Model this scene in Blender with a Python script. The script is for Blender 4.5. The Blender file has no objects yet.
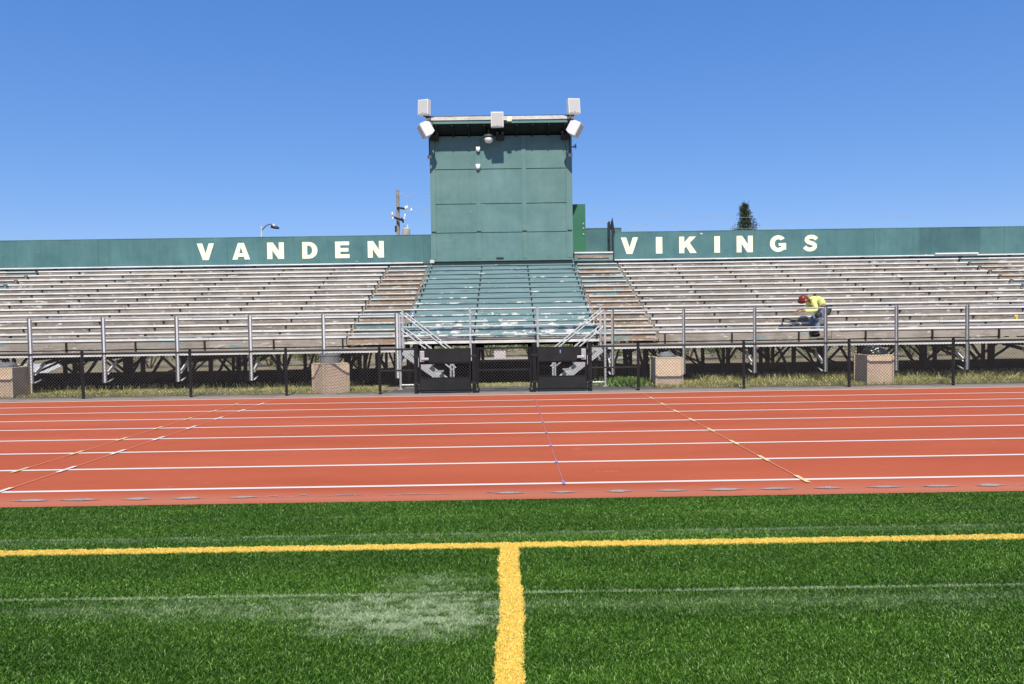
import bpy, bmesh, math, random
import numpy as np
from mathutils import Vector, Matrix
from mathutils.geometry import tessellate_polygon

random.seed(7)
RNG = np.random.default_rng(11)
S = bpy.context.scene
COL = S.collection
R = math.radians

# ------------------------------------------------------------------ helpers
class MB:
    """collects shapes (world coordinates) that become one mesh object"""
    def __init__(s): s.v = []; s.f = []
    def add(s, vs, fs):
        n = len(s.v); s.v += [tuple(p) for p in vs]; s.f += [tuple(n + i for i in f) for f in fs]; return s
    def box(s, x0, x1, y0, y1, z0, z1):
        return s.add([(x0,y0,z0),(x1,y0,z0),(x1,y1,z0),(x0,y1,z0),(x0,y0,z1),(x1,y0,z1),(x1,y1,z1),(x0,y1,z1)],
                     [(0,3,2,1),(4,5,6,7),(0,1,5,4),(1,2,6,5),(2,3,7,6),(3,0,4,7)])
    def bar(s, p, q, w, h, up=(0,0,1)):
        p, q = Vector(p), Vector(q); d = (q-p).normalized(); u = Vector(up)
        if abs(d.dot(u)) > .97: u = Vector((0,1,0))
        r = d.cross(u).normalized()*w/2; u2 = r.cross(d).normalized()*h/2
        vs = [a + i*r + j*u2 for a in (p, q) for i, j in ((-1,-1),(1,-1),(1,1),(-1,1))]
        return s.add(vs, [(0,1,2,3),(7,6,5,4),(0,4,5,1),(1,5,6,2),(2,6,7,3),(3,7,4,0)])
    def tube(s, pts, r, n=8, caps=True):
        pts = [Vector(p) for p in pts]; rs = r if isinstance(r, (list, tuple)) else [r]*len(pts)
        base = len(s.v); up = Vector((0,0,1))
        for i, p in enumerate(pts):
            d = (pts[min(i+1,len(pts)-1)] - pts[max(i-1,0)]).normalized()
            u = up if abs(d.dot(up)) < .95 else Vector((0,1,0))
            a = d.cross(u).normalized(); b = a.cross(d).normalized()
            for k in range(n):
                t = 2*math.pi*k/n; s.v.append(tuple(p + rs[i]*(math.cos(t)*a + math.sin(t)*b)))
        for i in range(len(pts)-1):
            for k in range(n):
                s.f.append((base+i*n+k, base+i*n+(k+1)%n, base+(i+1)*n+(k+1)%n, base+(i+1)*n+k))
        if caps:
            s.f.append(tuple(base+k for k in range(n))[::-1]); e = base+(len(pts)-1)*n
            s.f.append(tuple(e+k for k in range(n)))
        return s
    def lathe(s, c, prof, n=20):
        base = len(s.v)
        for r, z in prof:
            for k in range(n):
                t = 2*math.pi*k/n; s.v.append((c[0]+r*math.cos(t), c[1]+r*math.sin(t), c[2]+z))
        for i in range(len(prof)-1):
            for k in range(n):
                s.f.append((base+i*n+k, base+i*n+(k+1)%n, base+(i+1)*n+(k+1)%n, base+(i+1)*n+k))
        s.f.append(tuple(base+k for k in range(n))[::-1]); e = base+(len(prof)-1)*n
        s.f.append(tuple(e+k for k in range(n)))
        return s
    def xform(s, m):
        s.v = [tuple(m @ Vector(p)) for p in s.v]; return s

def wloc(o):
    v = Vector((0,0,0))
    while o: v += o.location; o = o.parent
    return v

def link(name, me, mat, parent=None, local=False, smooth=False, bevel=0):
    o = bpy.data.objects.new(name, me); COL.objects.link(o)
    if mat: me.materials.append(mat)
    if parent: o.parent = parent
    if smooth:
        me.shade_smooth()
    if bevel:
        b = o.modifiers.new('bevel', 'BEVEL'); b.width = bevel; b.segments = 2; b.limit_method = 'ANGLE'
    return o

def build(mb, name, mat, parent=None, local=False, smooth=False, bevel=0):
    me = bpy.data.meshes.new(name)
    off = Vector((0,0,0)) if (local or not parent) else wloc(parent)
    me.from_pydata([(x-off.x, y-off.y, z-off.z) for x, y, z in mb.v], [], mb.f); me.update()
    return link(name, me, mat, parent, smooth=smooth, bevel=bevel)

def tag(o, label=None, cat=None, group=None, kind=None):
    if label: o['label'] = label
    if cat: o['category'] = cat
    if group: o['group'] = group
    if kind: o['kind'] = kind
    return o

def thing(name, label, cat, loc, group=None, rotz=0):
    o = bpy.data.objects.new(name, None); COL.objects.link(o)
    o.location = loc; o.rotation_euler = (0,0,rotz); o.empty_display_size = .2
    return tag(o, label, cat, group)

def copy_tree(o, parent=None):
    c = o.copy(); COL.objects.link(c)
    if parent: c.parent = parent
    for ch in [k for k in bpy.data.objects if k.parent == o]: copy_tree(ch, c)
    return c

def np_mesh(name, verts, faces_n, nface):
    """verts (N,3); consecutive groups of faces_n vertices form faces"""
    me = bpy.data.meshes.new(name)
    me.vertices.add(len(verts)); me.vertices.foreach_set('co', np.ascontiguousarray(verts, dtype=np.float32).ravel())
    me.loops.add(nface*faces_n); me.loops.foreach_set('vertex_index', np.arange(nface*faces_n, dtype=np.int32))
    me.polygons.add(nface); me.polygons.foreach_set('loop_start', np.arange(nface, dtype=np.int32)*faces_n)
    me.update(calc_edges=True); me.validate()
    return me

# ------------------------------------------------------------------ materials
def new_mat(name, rough=.7, metal=0., spec=.4):
    m = bpy.data.materials.new(name); m.use_nodes = True
    nt = m.node_tree; b = nt.nodes['Principled BSDF']
    b.inputs['Roughness'].default_value = rough; b.inputs['Metallic'].default_value = metal
    b.inputs['Specular IOR Level'].default_value = spec
    return m, nt, b

class NT:
    def __init__(s, nt): s.nt = nt; s.pos = None
    def n(s, t, **kw):
        x = s.nt.nodes.new(t)
        for k, v in kw.items(): setattr(x, k, v)
        return x
    def l(s, a, b): s.nt.links.new(a, b)
    def position(s):
        if not s.pos: s.pos = s.n('ShaderNodeNewGeometry')
        return s.pos.outputs['Position']
    def noise(s, scale=(1,1,1), sc=5, detail=4, rough=.6, off=(0,0,0)):
        mp = s.n('ShaderNodeMapping'); mp.inputs['Scale'].default_value = scale; mp.inputs['Location'].default_value = off
        s.l(s.position(), mp.inputs['Vector'])
        nz = s.n('ShaderNodeTexNoise'); nz.inputs['Scale'].default_value = sc
        nz.inputs['Detail'].default_value = detail; nz.inputs['Roughness'].default_value = rough
        s.l(mp.outputs['Vector'], nz.inputs['Vector']); return nz.outputs['Fac']
    def ramp(s, fac, stops):
        r = s.n('ShaderNodeValToRGB'); e = r.color_ramp.elements
        while len(e) < len(stops): e.new(.5)
        for i, (p, c) in enumerate(stops):
            e[i].position = p; e[i].color = (*c, 1) if len(c) == 3 else c
        s.l(fac, r.inputs['Fac']); return r.outputs['Color']
    def step(s, fac, a, b):
        m = s.n('ShaderNodeMapRange'); m.inputs['From Min'].default_value = a; m.inputs['From Max'].default_value = b
        m.interpolation_type = 'SMOOTHSTEP'; s.l(fac, m.inputs['Value']); return m.outputs['Result']
    def mix(s, fac, a, b, mode='MIX'):
        m = s.n('ShaderNodeMix', data_type='RGBA', blend_type=mode)
        for sock, val in ((m.inputs[0], fac), (m.inputs[6], a), (m.inputs[7], b)):
            if isinstance(val, (int, float)): sock.default_value = val
            elif isinstance(val, tuple): sock.default_value = (*val, 1)
            else: s.l(val, sock)
        return m.outputs[2]
    def math(s, op, a, b=None, clamp=False):
        m = s.n('ShaderNodeMath', operation=op, use_clamp=clamp)
        for sock, val in ((m.inputs[0], a), (m.inputs[1], b)):
            if val is None: continue
            if isinstance(val, (int, float)): sock.default_value = val
            else: s.l(val, sock)
        return m.outputs[0]
    def xyz(s):
        x = s.n('ShaderNodeSeparateXYZ'); s.l(s.position(), x.inputs[0]); return x.outputs
    def bump(s, fac, bsdf, strength=.3, dist=.01):
        b = s.n('ShaderNodeBump'); b.inputs['Strength'].default_value = strength; b.inputs['Distance'].default_value = dist
        s.l(fac, b.inputs['Height']); s.l(b.outputs['Normal'], bsdf.inputs['Normal'])

def plain(name, c, rough=.6, metal=0., var=.25, sc=4, spec=.4, bump=0):
    m, nt, b = new_mat(name, rough, metal, spec); t = NT(nt)
    nz = t.noise(sc=sc, detail=5)
    t.l(t.ramp(nz, [(.25, tuple(x*(1-var) for x in c)), (.75, tuple(min(.95, x*(1+var)) for x in c))]), b.inputs['Base Color'])
    if bump: t.bump(t.noise(sc=sc*12, detail=3), b, bump, .004)
    return m

def weathered(name, dark, light, chip, chip_thr=.62, extra=None, extra_thr=.66, rough=.75, stain=.5):
    """old boards: grain and streaks run along x, chips and scuffs on top"""
    m, nt, b = new_mat(name, rough); t = NT(nt)
    g = t.noise(scale=(.35,2.,9.), sc=3.2, detail=6, rough=.65)
    c = t.ramp(g, [(.3, dark), (.7, light)])
    c2 = t.noise(scale=(1.,1.,1.), sc=.9, detail=3, off=(3,1,7))
    c = t.mix(t.step(c2, .35, .75), c, t.mix(.5, c, tuple(x*.62 for x in dark)))
    if extra:
        e = t.noise(scale=(.5,1.,2.2), sc=1.6, detail=5, off=(9,4,2))
        c = t.mix(t.step(e, extra_thr, extra_thr+.05), c, extra)
    st = t.noise(scale=(1.,1.,1.4), sc=2.6, detail=8, rough=.72, off=(2,8,6))
    c = t.mix(t.math('MULTIPLY', t.step(st, .46, .68), stain), c, tuple(x*k for x, k in zip(dark, (.62,.55,.48))))
    p = t.noise(scale=(.8,2.,2.6), sc=4.6, detail=8, rough=.68, off=(5,5,5))
    c = t.mix(t.math('MULTIPLY', t.step(p, chip_thr, chip_thr+.06), .75), c, chip)
    t.l(c, b.inputs['Base Color']); t.bump(g, b, .25, .004)
    return m

def painted(name, col, pale, rust=None, rough=.55, panels=None, dirt=.5, streak=.35, scuff=True, bw=.02):
    """sun-bleached wall paint: large blotches, drips, worn scuffs, repainted panels"""
    m, nt, b = new_mat(name, rough, spec=.3); t = NT(nt)
    a = t.noise(sc=1.1, detail=6, rough=.65)
    c = t.ramp(a, [(.3, col), (.72, pale)])
    v = t.noise(scale=(6.,1.,.35), sc=1.3, detail=4, off=(2,2,2))
    c = t.mix(t.math('MULTIPLY', t.step(v, .45, .8), streak), c, tuple(x*.62 for x in col))
    f = t.noise(sc=7, detail=6, rough=.7, off=(8,1,3))
    c = t.mix(t.math('MULTIPLY', t.step(f, .5, .85), .35), c, pale)
    if scuff:
        s = t.noise(scale=(.7,1.,2.), sc=3.4, detail=8, rough=.68, off=(1,9,4))
        c = t.mix(t.step(s, .69, .71), c, (.6,.6,.56))
    if panels:
        x = t.xyz()
        for x0, x1, k in panels:
            msk = t.math('MULTIPLY', t.step(x[0], x0-bw, x0+bw), t.math('SUBTRACT', 1., t.step(x[0], x1-bw, x1+bw)))
            c = t.mix(msk, c, t.mix(1., c, (k,k,k*1.02), 'MULTIPLY'))
    t.l(c, b.inputs['Base Color']); t.bump(t.noise(sc=30, detail=3), b, .12, .003)
    return m

def peeling(name, teal, pale, white, z0, z1, t0, t1):
    """teal deck paint that has flaked to white; flaking grows towards the lower rows"""
    m, nt, b = new_mat(name, .7); t = NT(nt)
    g = t.noise(scale=(.3,1.5,7.), sc=3, detail=6)
    c = t.ramp(g, [(.3, teal), (.7, pale)])
    cr = t.noise(scale=(.5,1,5.), sc=2.2, detail=3, off=(4,4,4))
    c = t.mix(t.math('MULTIPLY', t.step(cr, .58, .64), .5), c, tuple(x*.5 for x in teal))
    x = t.xyz()
    mr = t.n('ShaderNodeMapRange'); mr.inputs['From Min'].default_value = z0; mr.inputs['From Max'].default_value = z1
    mr.inputs['To Min'].default_value = t0; mr.inputs['To Max'].default_value = t1; t.l(x[2], mr.inputs['Value'])
    p = t.noise(scale=(.6,.8,1.7), sc=3.8, detail=8, rough=.66, off=(6,3,1))
    d = t.math('SUBTRACT', p, mr.outputs['Result'])
    c = t.mix(t.step(d, 0, .02), c, white)
    t.l(c, b.inputs['Base Color']); t.bump(d, b, .15, .003)
    return m

M = {}
M['seat'] = weathered('bare metal edged seat board', (.7,.685,.65), (.88,.87,.84), (.9,.9,.88), .6, stain=.3)
M['riser'] = weathered('weathered grey riser board', (.21,.17,.135), (.45,.39,.33), (.74,.71,.66), .575, stain=.62)
M['riser_deck'] = weathered('weathered grey lowest riser board', (.26,.22,.185), (.46,.405,.35), (.68,.65,.6), .6, extra=(.15,.26,.28), extra_thr=.60)
M['foot'] = weathered('grey footboard', (.2,.18,.16), (.36,.34,.31), (.55,.54,.52), .6)
M['tread'] = weathered('pale tread board', (.62,.6,.56), (.78,.76,.72), (.86,.86,.84), .6)
M['aisle'] = weathered('bare brown plywood aisle riser', (.23,.155,.10), (.44,.335,.24), (.6,.57,.52), .55, extra=(.22,.3,.3), extra_thr=.56)
M['aisle_top'] = weathered('teal and tan aisle riser', (.14,.22,.22), (.22,.3,.3), (.5,.42,.3), .6)
M['teal_riser'] = peeling('peeling teal riser paint', (.15,.255,.265), (.25,.365,.375), (.76,.74,.7), 1.1, 2.5, .475, .70)
M['teal_seat'] = peeling('peeling teal seat paint', (.15,.26,.27), (.24,.36,.37), (.78,.77,.73), 1.1, 3.2, .455, .60)
M['white_board'] = weathered('flaked white front board', (.7,.69,.66), (.84,.83,.8), (.2,.18,.16), .66)
M['parapet'] = painted('teal parapet paint', (.055,.14,.147), (.095,.205,.205), panels=[(-12.2,-9.3,1.08),(15.4,17.7,.80),(5.6,8.4,1.06),(-6.3,-4.5,.94)])
M['tower'] = painted('teal press box paint', (.088,.183,.176), (.15,.262,.25), panels=[(-1.15,.55,1.04)], streak=.15)
M['tower_trim'] = painted('teal press box trim paint', (.108,.21,.2), (.145,.258,.245), scuff=False)
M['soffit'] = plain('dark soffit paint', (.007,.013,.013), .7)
M['green_door'] = painted('deep green door paint', (.03,.14,.085), (.045,.17,.1), scuff=False, streak=.15)
M['black_panel'] = plain('black painted panel', (.012,.015,.015), .55)
M['cream'] = plain('cream letter paint', (.9,.87,.62), .6, var=.04, sc=9)
M['galv'] = plain('galvanised steel', (.43,.44,.45), .5, .25, var=.2, sc=9)
M['post_face'] = plain('bright galvanised post face', (.66,.67,.68), .6, 0, var=.12, sc=9)
M['galv_dull'] = plain('dull dark galvanised steel', (.115,.12,.125), .6, .3, var=.3, sc=7)  # darker, duller grey than the plain galvanised; front legs of the guard posts
M['alu'] = plain('mill finish aluminium', (.55,.555,.56), .42, .25, var=.1, sc=8)
M['steel'] = plain('dark frame steel', (.012,.011,.010), .85, 0, var=.4, spec=.15, sc=5)
M['blackpaint'] = plain('black powder coat', (.009,.010,.011), .5, 0, var=.3, sc=6, spec=.3)
M['gate_panel'] = plain('charcoal gate board', (.017,.019,.020), .6, 0, var=.35, sc=3, spec=.25)
M['mesh'] = plain('chain link wire', (.07,.07,.07), .45, .2, var=.3, sc=6)
M['white'] = plain('white plastic shell', (.78,.78,.77), .45, var=.05, sc=6)
M['grille'] = plain('pale grey speaker grille', (.56,.555,.54), .65, var=.08, sc=60)
M['dark'] = plain('dark fitting', (.02,.02,.02), .5)
M['trim_white'] = weathered('weathered white fascia metal', (.55,.54,.5), (.78,.77,.74), (.3,.25,.2), .63)
M['pole_wood'] = plain('grey utility pole wood', (.27,.245,.215), .85, var=.3, sc=3)
M['wire'] = plain('power line wire', (.5,.52,.55), .5, .3)
M['lamp_pole'] = plain('pale lamp pole', (.55,.54,.5), .6)
M['bark'] = plain('conifer bark', (.09,.06,.04), .9)
M['rust'] = plain('rusty transformer crate', (.4,.38,.35), .7)
M['paper'] = plain('white sign sheet', (.8,.8,.78), .6, var=.04)
M['bag'] = plain('black bin bag plastic', (.014,.014,.015), .28, spec=.6)
M['barrel'] = plain('grey bin barrel', (.2,.21,.22), .6, var=.3, sc=6)
M['yellow_tool'] = plain('yellow tool shell', (.75,.52,.06), .5)

def aggregate():
    m, nt, b = new_mat('tan exposed pebble panel', .85); t = NT(nt)
    v = t.n('ShaderNodeTexVoronoi'); v.inputs['Scale'].default_value = 75; t.l(t.position(), v.inputs['Vector'])
    c = t.ramp(v.outputs['Color'], [(.1, (.5,.345,.225)), (.5, (.72,.545,.39)), (.9, (.82,.68,.53))])
    c = t.mix(t.step(t.noise(sc=3, detail=4), .45, .8), c, (.6,.45,.32))
    t.l(c, b.inputs['Base Color']); t.bump(v.outputs['Distance'], b, .5, .006); return m
M['aggregate'] = aggregate()
M['aggregate_rim'] = plain('tan concrete rim', (.62,.52,.38), .85, var=.15, sc=14)

def leafy(name, a, b_, c_, trans=.0):
    m, nt, b = new_mat(name, .55, spec=.3); t = NT(nt)
    g = t.n('ShaderNodeNewGeometry')
    c = t.ramp(g.outputs['Random Per Island'], [(0., a), (.55, b_), (1., c_)])
    t.l(c, b.inputs['Base Color']); return m
M['shrub'] = leafy('shrub leaves', (.05,.085,.02), (.12,.18,.05), (.22,.27,.09))
M['shrub_dark'] = leafy('dark hedge leaves', (.025,.055,.012), (.07,.13,.025), (.14,.22,.05))
M['conifer'] = leafy('conifer needles', (.018,.03,.014), (.04,.055,.022), (.09,.105,.045))
M['dry_grass'] = leafy('dry tall grass', (.17,.215,.05), (.46,.44,.15), (.72,.64,.35))
M['weed'] = leafy('green weed leaves', (.06,.13,.02), (.12,.22,.04), (.2,.3,.07))

# turf colour, chalk dust and seams are real marks lying on the pile
def turf_mat(name, blades):
    m, nt, b = new_mat(name, .5 if blades else .8, spec=.25 if blades else .05); t = NT(nt)
    if blades:
        g = t.n('ShaderNodeNewGeometry')
        c = t.ramp(g.outputs['Random Per Island'], [(0., (.013,.045,.002)), (.4, (.038,.115,.007)), (.72, (.072,.18,.014)), (.92, (.15,.29,.05)), (1., (.34,.48,.18))])
        amt = .62
    else:
        c = t.ramp(t.noise(sc=60, detail=4), [(.3, (.014,.04,.004)), (.7, (.03,.085,.008))]); amt = .4
    # long mower-like pile lay: broad bands across the pitch
    ln = t.noise(scale=(.12,1.,1.), sc=2.4, detail=3, off=(2,0,0))
    c = t.mix(t.step(ln, .35, .7), c, t.mix(1., c, (1.45,1.38,1.4), 'MULTIPLY'))
    pn = t.noise(scale=(.5,1.,1.), sc=.9, detail=3, off=(4,2,0))
    c = t.mix(t.step(pn, .4, .68), c, t.mix(1., c, (.74,.8,.74), 'MULTIPLY'))
    x = t.xyz()
    fn = t.noise(scale=(1.3,3.,1.), sc=4.5, detail=7, rough=.75, off=(1,7,0))
    def blob(cx, cy, rx, ry, k):
        dx = t.math('DIVIDE', t.math('SUBTRACT', x[0], cx), rx); dy = t.math('DIVIDE', t.math('SUBTRACT', x[1], cy), ry)
        d = t.math('ADD', t.math('POWER', dx, 2.), t.math('POWER', dy, 2.))
        f = t.math('SUBTRACT', 1., d, True)
        return t.math('MULTIPLY', t.math('MULTIPLY', f, t.step(fn, .40, .62)), k)
    dust = blob(-.6, 3.93, .75, .40, 1.5)
    dust = t.math('ADD', dust, blob(-.48, 3.88, .55, .14, 2.0))
    dust = t.math('ADD', dust, blob(-1.5, 4.06, 1.7, .24, .6))
    dust = t.math('ADD', dust, blob(1.9, 4.02, 2.6, .2, .28))
    dust = t.math('ADD', dust, blob(-.5, 4.42, .42, .2, .7))
    def seam(y0, w, k, slope=0., seed=0):
        wob = t.math('MULTIPLY', t.math('SUBTRACT', t.noise(scale=(.8,0,0), sc=1.5, detail=3, off=(seed,0,0)), .5), .035)
        d = t.math('ABSOLUTE', t.math('SUBTRACT', t.math('ADD', t.math('ADD', x[1], wob), t.math('MULTIPLY', x[0], slope)), y0))
        f = t.math('SUBTRACT', 1., t.math('DIVIDE', d, w), True)
        br = t.step(t.noise(scale=(1.,.3,0), sc=2.4, detail=5, off=(seed,3,0)), .3, .62)
        return t.math('MULTIPLY', t.math('MULTIPLY', t.math('POWER', f, .6), br), k)
    dust = t.math('ADD', dust, seam(4.225, .013, 2.6, .004, 3))
    dust = t.math('ADD', dust, seam(4.05, .05, .25, .004, 11))
    dust = t.math('ADD', dust, seam(5.43, .022, .9, 0., 5))
    dust = t.math('ADD', dust, seam(5.36, .05, .3, 0., 15))
    dust = t.math('ADD', dust, seam(5.95, .025, .22, 0., 9))
    rg = t.n('ShaderNodeNewGeometry'); dm = t.math('ADD', t.math('MULTIPLY', rg.outputs['Random Per Island'], .9), .35) if blades else .9
    dust = t.math('MULTIPLY', dust, dm, True)
    dust = t.math('MULTIPLY', dust, amt+.15, True)
    c = t.mix(dust, c, (.45,.55,.35))
    t.l(c, b.inputs['Base Color'])
    if not blades: t.bump(t.noise(sc=90, detail=3), b, .6, .02)
    return m
M['turf'] = turf_mat('artificial turf base', False)
M['blades'] = turf_mat('artificial turf blades', True)
M['yellow_blades'] = leafy('yellow turf blades', (.78,.52,.06), (.9,.68,.13), (.92,.76,.27))

def track_mat():
    m, nt, b = new_mat('red rubber track', .85, spec=.2); t = NT(nt)
    a = t.noise(scale=(.25,1.,1.), sc=.8, detail=5)
    c = t.ramp(a, [(.3, (.46,.096,.042)), (.7, (.555,.132,.062))])
    g = t.noise(sc=160, detail=2)
    c = t.mix(.5, c, t.mix(1., c, t.ramp(g, [(.3, (.72,.72,.72)), (.7, (1.2,1.2,1.2))]), 'MULTIPLY'))
    x = t.xyz()
    lanes = t.noise(scale=(.4,.9,1.), sc=3., detail=6, rough=.7, off=(3,3,3))
    c = t.mix(t.math('MULTIPLY', t.step(lanes, .55, .75), .3), c, (.58,.2,.14))
    wear = t.math('SUBTRACT', 1., t.math('DIVIDE', t.math('ABSOLUTE', t.math('SUBTRACT', x[1], 6.62)), .34), True)
    c = t.mix(t.math('MULTIPLY', wear, .5), c, (.60,.25,.17))
    mk = t.noise(scale=(1.,2.5,1.), sc=1.7, detail=8, rough=.75, off=(8,8,1))
    c = t.mix(t.math('MULTIPLY', t.step(mk, .64, .74), .5), c, (.72,.4,.33))
    rub = t.noise(scale=(.18,2.2,1.), sc=1.9, detail=4, off=(2,6,1))
    c = t.mix(t.math('MULTIPLY', t.step(rub, .58, .78), .22), c, (.3,.07,.045))
    t.l(c, b.inputs['Base Color']); t.bump(g, b, .35, .004); return m
M['track'] = track_mat()
def paint_line(name, c, under=(.5,.13,.08), worn=.34):
    m, nt, b = new_mat(name, .75, spec=.2); t = NT(nt)
    n = t.noise(sc=45, detail=4, rough=.7); n2 = t.noise(scale=(.6,1,1), sc=2.5, detail=4, off=(2,2,0))
    f = t.step(t.math('ADD', n, t.math('MULTIPLY', n2, .35)), worn, worn+.2)
    t.l(t.mix(f, under, c), b.inputs['Base Color']); return m
M['white_line'] = paint_line('white lane paint', (.86,.79,.74))
M['yellow_tick'] = paint_line('yellow track paint', (.84,.66,.36), under=(.62,.25,.12), worn=.40)
M['blue_tick'] = paint_line('blue track paint', (.24,.3,.6), worn=.5)
M['faint_line'] = paint_line('faint orange guide paint', (.76,.34,.2), under=(.64,.21,.12), worn=.45)
M['purple_line'] = paint_line('faint violet guide paint', (.5,.26,.3), under=(.56,.16,.12), worn=.5)
M['silver'] = paint_line('silver seam smear', (.42,.39,.37), under=(.24,.13,.11), worn=.5)

def ground_mat():
    m, nt, b = new_mat('dry soil ground', 1., spec=0.); t = NT(nt)
    c = t.ramp(t.noise(sc=.6, detail=6), [(.3, (.26,.22,.15)), (.7, (.42,.36,.26))])
    c = t.mix(t.step(t.noise(sc=2.5, detail=6, off=(3,1,1)), .5, .7), c, (.10,.12,.045))
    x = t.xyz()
    shade_mask = t.math('MULTIPLY', t.step(x[1], 18.4, 19.0), t.math('SUBTRACT', 1., t.step(t.math('SUBTRACT', x[1], t.math('MULTIPLY', t.math('SUBTRACT', 1., t.step(t.math('ABSOLUTE', x[0]), 4., 5.5)), 4.2)), 30.2, 31.0)))
    c = t.mix(shade_mask, c, (.005,.0045,.004))       # shade under the stand and behind the tower, painted black into the soil
    t.l(c, b.inputs['Base Color']); t.bump(t.noise(sc=25, detail=5), b, .6, .04); return m
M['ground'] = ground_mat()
def gravel_mat(name, a, b_, sc=90):
    m, nt, b = new_mat(name, .95, spec=.15); t = NT(nt)
    c = t.ramp(t.noise(sc=sc, detail=4, rough=.7), [(.35, a), (.65, b_)])
    c = t.mix(t.math('MULTIPLY', t.step(t.noise(sc=1.5, detail=5), .45, .7), .5), c, a)
    t.l(c, b.inputs['Base Color']); t.bump(t.noise(sc=sc, detail=3), b, .5, .01); return m
M['gravel'] = gravel_mat('grey gravel edge', (.2,.175,.15), (.46,.41,.36))
M['asphalt'] = gravel_mat('worn asphalt path', (.12,.115,.11), (.25,.235,.22))
M['concrete'] = gravel_mat('pale concrete apron', (.42,.4,.36), (.56,.53,.48), 30)

# ------------------------------------------------------------------ camera, light
H = 1.697
cam = bpy.data.cameras.new('camera'); co = bpy.data.objects.new('camera', cam); COL.objects.link(co)
S.camera = co; cam.sensor_width = 36; cam.lens = 685/1024*36; cam.clip_end = 3000; cam.clip_start = .05
pit, rol, yaw = -math.atan(21/685), R(-.852), R(.295)
fw = Vector((math.sin(yaw)*math.cos(pit), math.cos(yaw)*math.cos(pit), math.sin(pit)))
r0 = fw.cross(Vector((0,0,1))).normalized(); u0 = r0.cross(fw)
rt = math.cos(rol)*r0 + math.sin(rol)*u0; up = -math.sin(rol)*r0 + math.cos(rol)*u0
co.matrix_world = Matrix(((rt.x, up.x, -fw.x, 0), (rt.y, up.y, -fw.y, 0), (rt.z, up.z, -fw.z, H), (0,0,0,1)))

def at(px, py, Y):
    """point of the place at depth Y that stands at this spot of the survey photo (used for real sizes)"""
    d = fw*685 + rt*(px-512) - up*(py-342)
    return Vector((0,0,H)) + d*(Y/d.y)
ELEV = 48
AZ = 1.0            # degrees the sun stands to the right of straight behind the camera
w = bpy.data.worlds.new('World'); S.world = w; w.use_nodes = True
nt = w.node_tree; sky = nt.nodes.new('ShaderNodeTexSky'); sky.sky_type = 'NISHITA'; sky.sun_disc = False
sky.sun_elevation = R(ELEV); sky.sun_rotation = R(180-AZ); sky.altitude = 30
sky.air_density = 1.0; sky.dust_density = .2; sky.ozone_density = 2.0
bg = nt.nodes['Background']; sep = nt.nodes.new('ShaderNodeSeparateColor'); com = nt.nodes.new('ShaderNodeCombineColor')
nt.links.new(sky.outputs[0], sep.inputs[0])
for i, (ex, ga) in enumerate(((.942,.73),(.685,1.445),(.489,3.34))):
    pw = nt.nodes.new('ShaderNodeMath'); pw.operation = 'POWER'; pw.inputs[1].default_value = ex
    mu = nt.nodes.new('ShaderNodeMath'); mu.operation = 'MULTIPLY'; mu.inputs[1].default_value = ga
    nt.links.new(sep.outputs[i], pw.inputs[0]); nt.links.new(pw.outputs[0], mu.inputs[0]); nt.links.new(mu.outputs[0], com.inputs[i])
# the sky deepens towards the zenith
tc = nt.nodes.new('ShaderNodeTexCoord'); sz = nt.nodes.new('ShaderNodeSeparateXYZ'); nt.links.new(tc.outputs['Generated'], sz.inputs[0])
zr = nt.nodes.new('ShaderNodeMapRange'); zr.interpolation_type = 'SMOOTHSTEP'
zr.inputs['From Min'].default_value = .43; zr.inputs['From Max'].default_value = .85; zr.inputs['To Min'].default_value = 1; zr.inputs['To Max'].default_value = .42
nt.links.new(sz.outputs[2], zr.inputs['Value'])
zm = nt.nodes.new('ShaderNodeVectorMath'); zm.operation = 'SCALE'
nt.links.new(com.outputs[0], zm.inputs[0]); nt.links.new(zr.outputs['Result'], zm.inputs['Scale'])
nt.links.new(zm.outputs[0], bg.inputs[0]); bg.inputs[1].default_value = .105
sl = bpy.data.lights.new('sun', 'SUN'); so = bpy.data.objects.new('sun', sl); COL.objects.link(so)
sl.energy = 4.95; sl.angle = R(.53); sl.color = (1., .935, .81)
sd = Vector((math.sin(R(AZ))*math.cos(R(ELEV)), -math.cos(R(AZ))*math.cos(R(ELEV)), math.sin(R(ELEV))))
so.rotation_euler = sd.to_track_quat('Z', 'Y').to_euler()
so.location = (0,-20,30)
S.view_settings.view_transform = 'Standard'; S.view_settings.look = 'None'
S.view_settings.exposure = 0.0; S.view_settings.gamma = 1
S.render.engine = 'CYCLES'; S.cycles.max_bounces = 6

# ------------------------------------------------------------------ the setting: ground, field, track
def gz(y):
    pts = [(-300,-.01),(15.5,-.01),(19,-.01),(29,-.32),(40,-.32),(60,-.1),(1500,-.1)]
    for (a, za), (b, zb) in zip(pts, pts[1:]):
        if a <= y <= b: return za+(zb-za)*(y-a)/(b-a)
    return -.1
mb = MB()
ys = [-300,-20,6,15.5,17,19,21,23,25,27,29,32,36,45,60,150,500,1500]
xs = [-900,-200,-60,-30,-15,0,15,30,60,200,900]
for y in ys:
    for x in xs: mb.v.append((x, y, gz(y)))
for j in range(len(ys)-1):
    for i in range(len(xs)-1):
        a = j*len(xs)+i; mb.f.append((a, a+1, a+1+len(xs), a+len(xs)))
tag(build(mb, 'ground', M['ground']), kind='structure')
T0, T1 = 6.46, 15.81           # track inner and outer edge
def sheet(name, x0, x1, y0, y1, z, mat):
    return tag(build(MB().add([(x0,y0,z),(x1,y0,z),(x1,y1,z),(x0,y1,z)], [(0,1,2,3)]), name, mat), kind='structure')
sheet('field', -70, 70, -60, T0, .0, M['turf'])
sheet('track', -70, 70, T0, T1, .004, M['track'])
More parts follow.
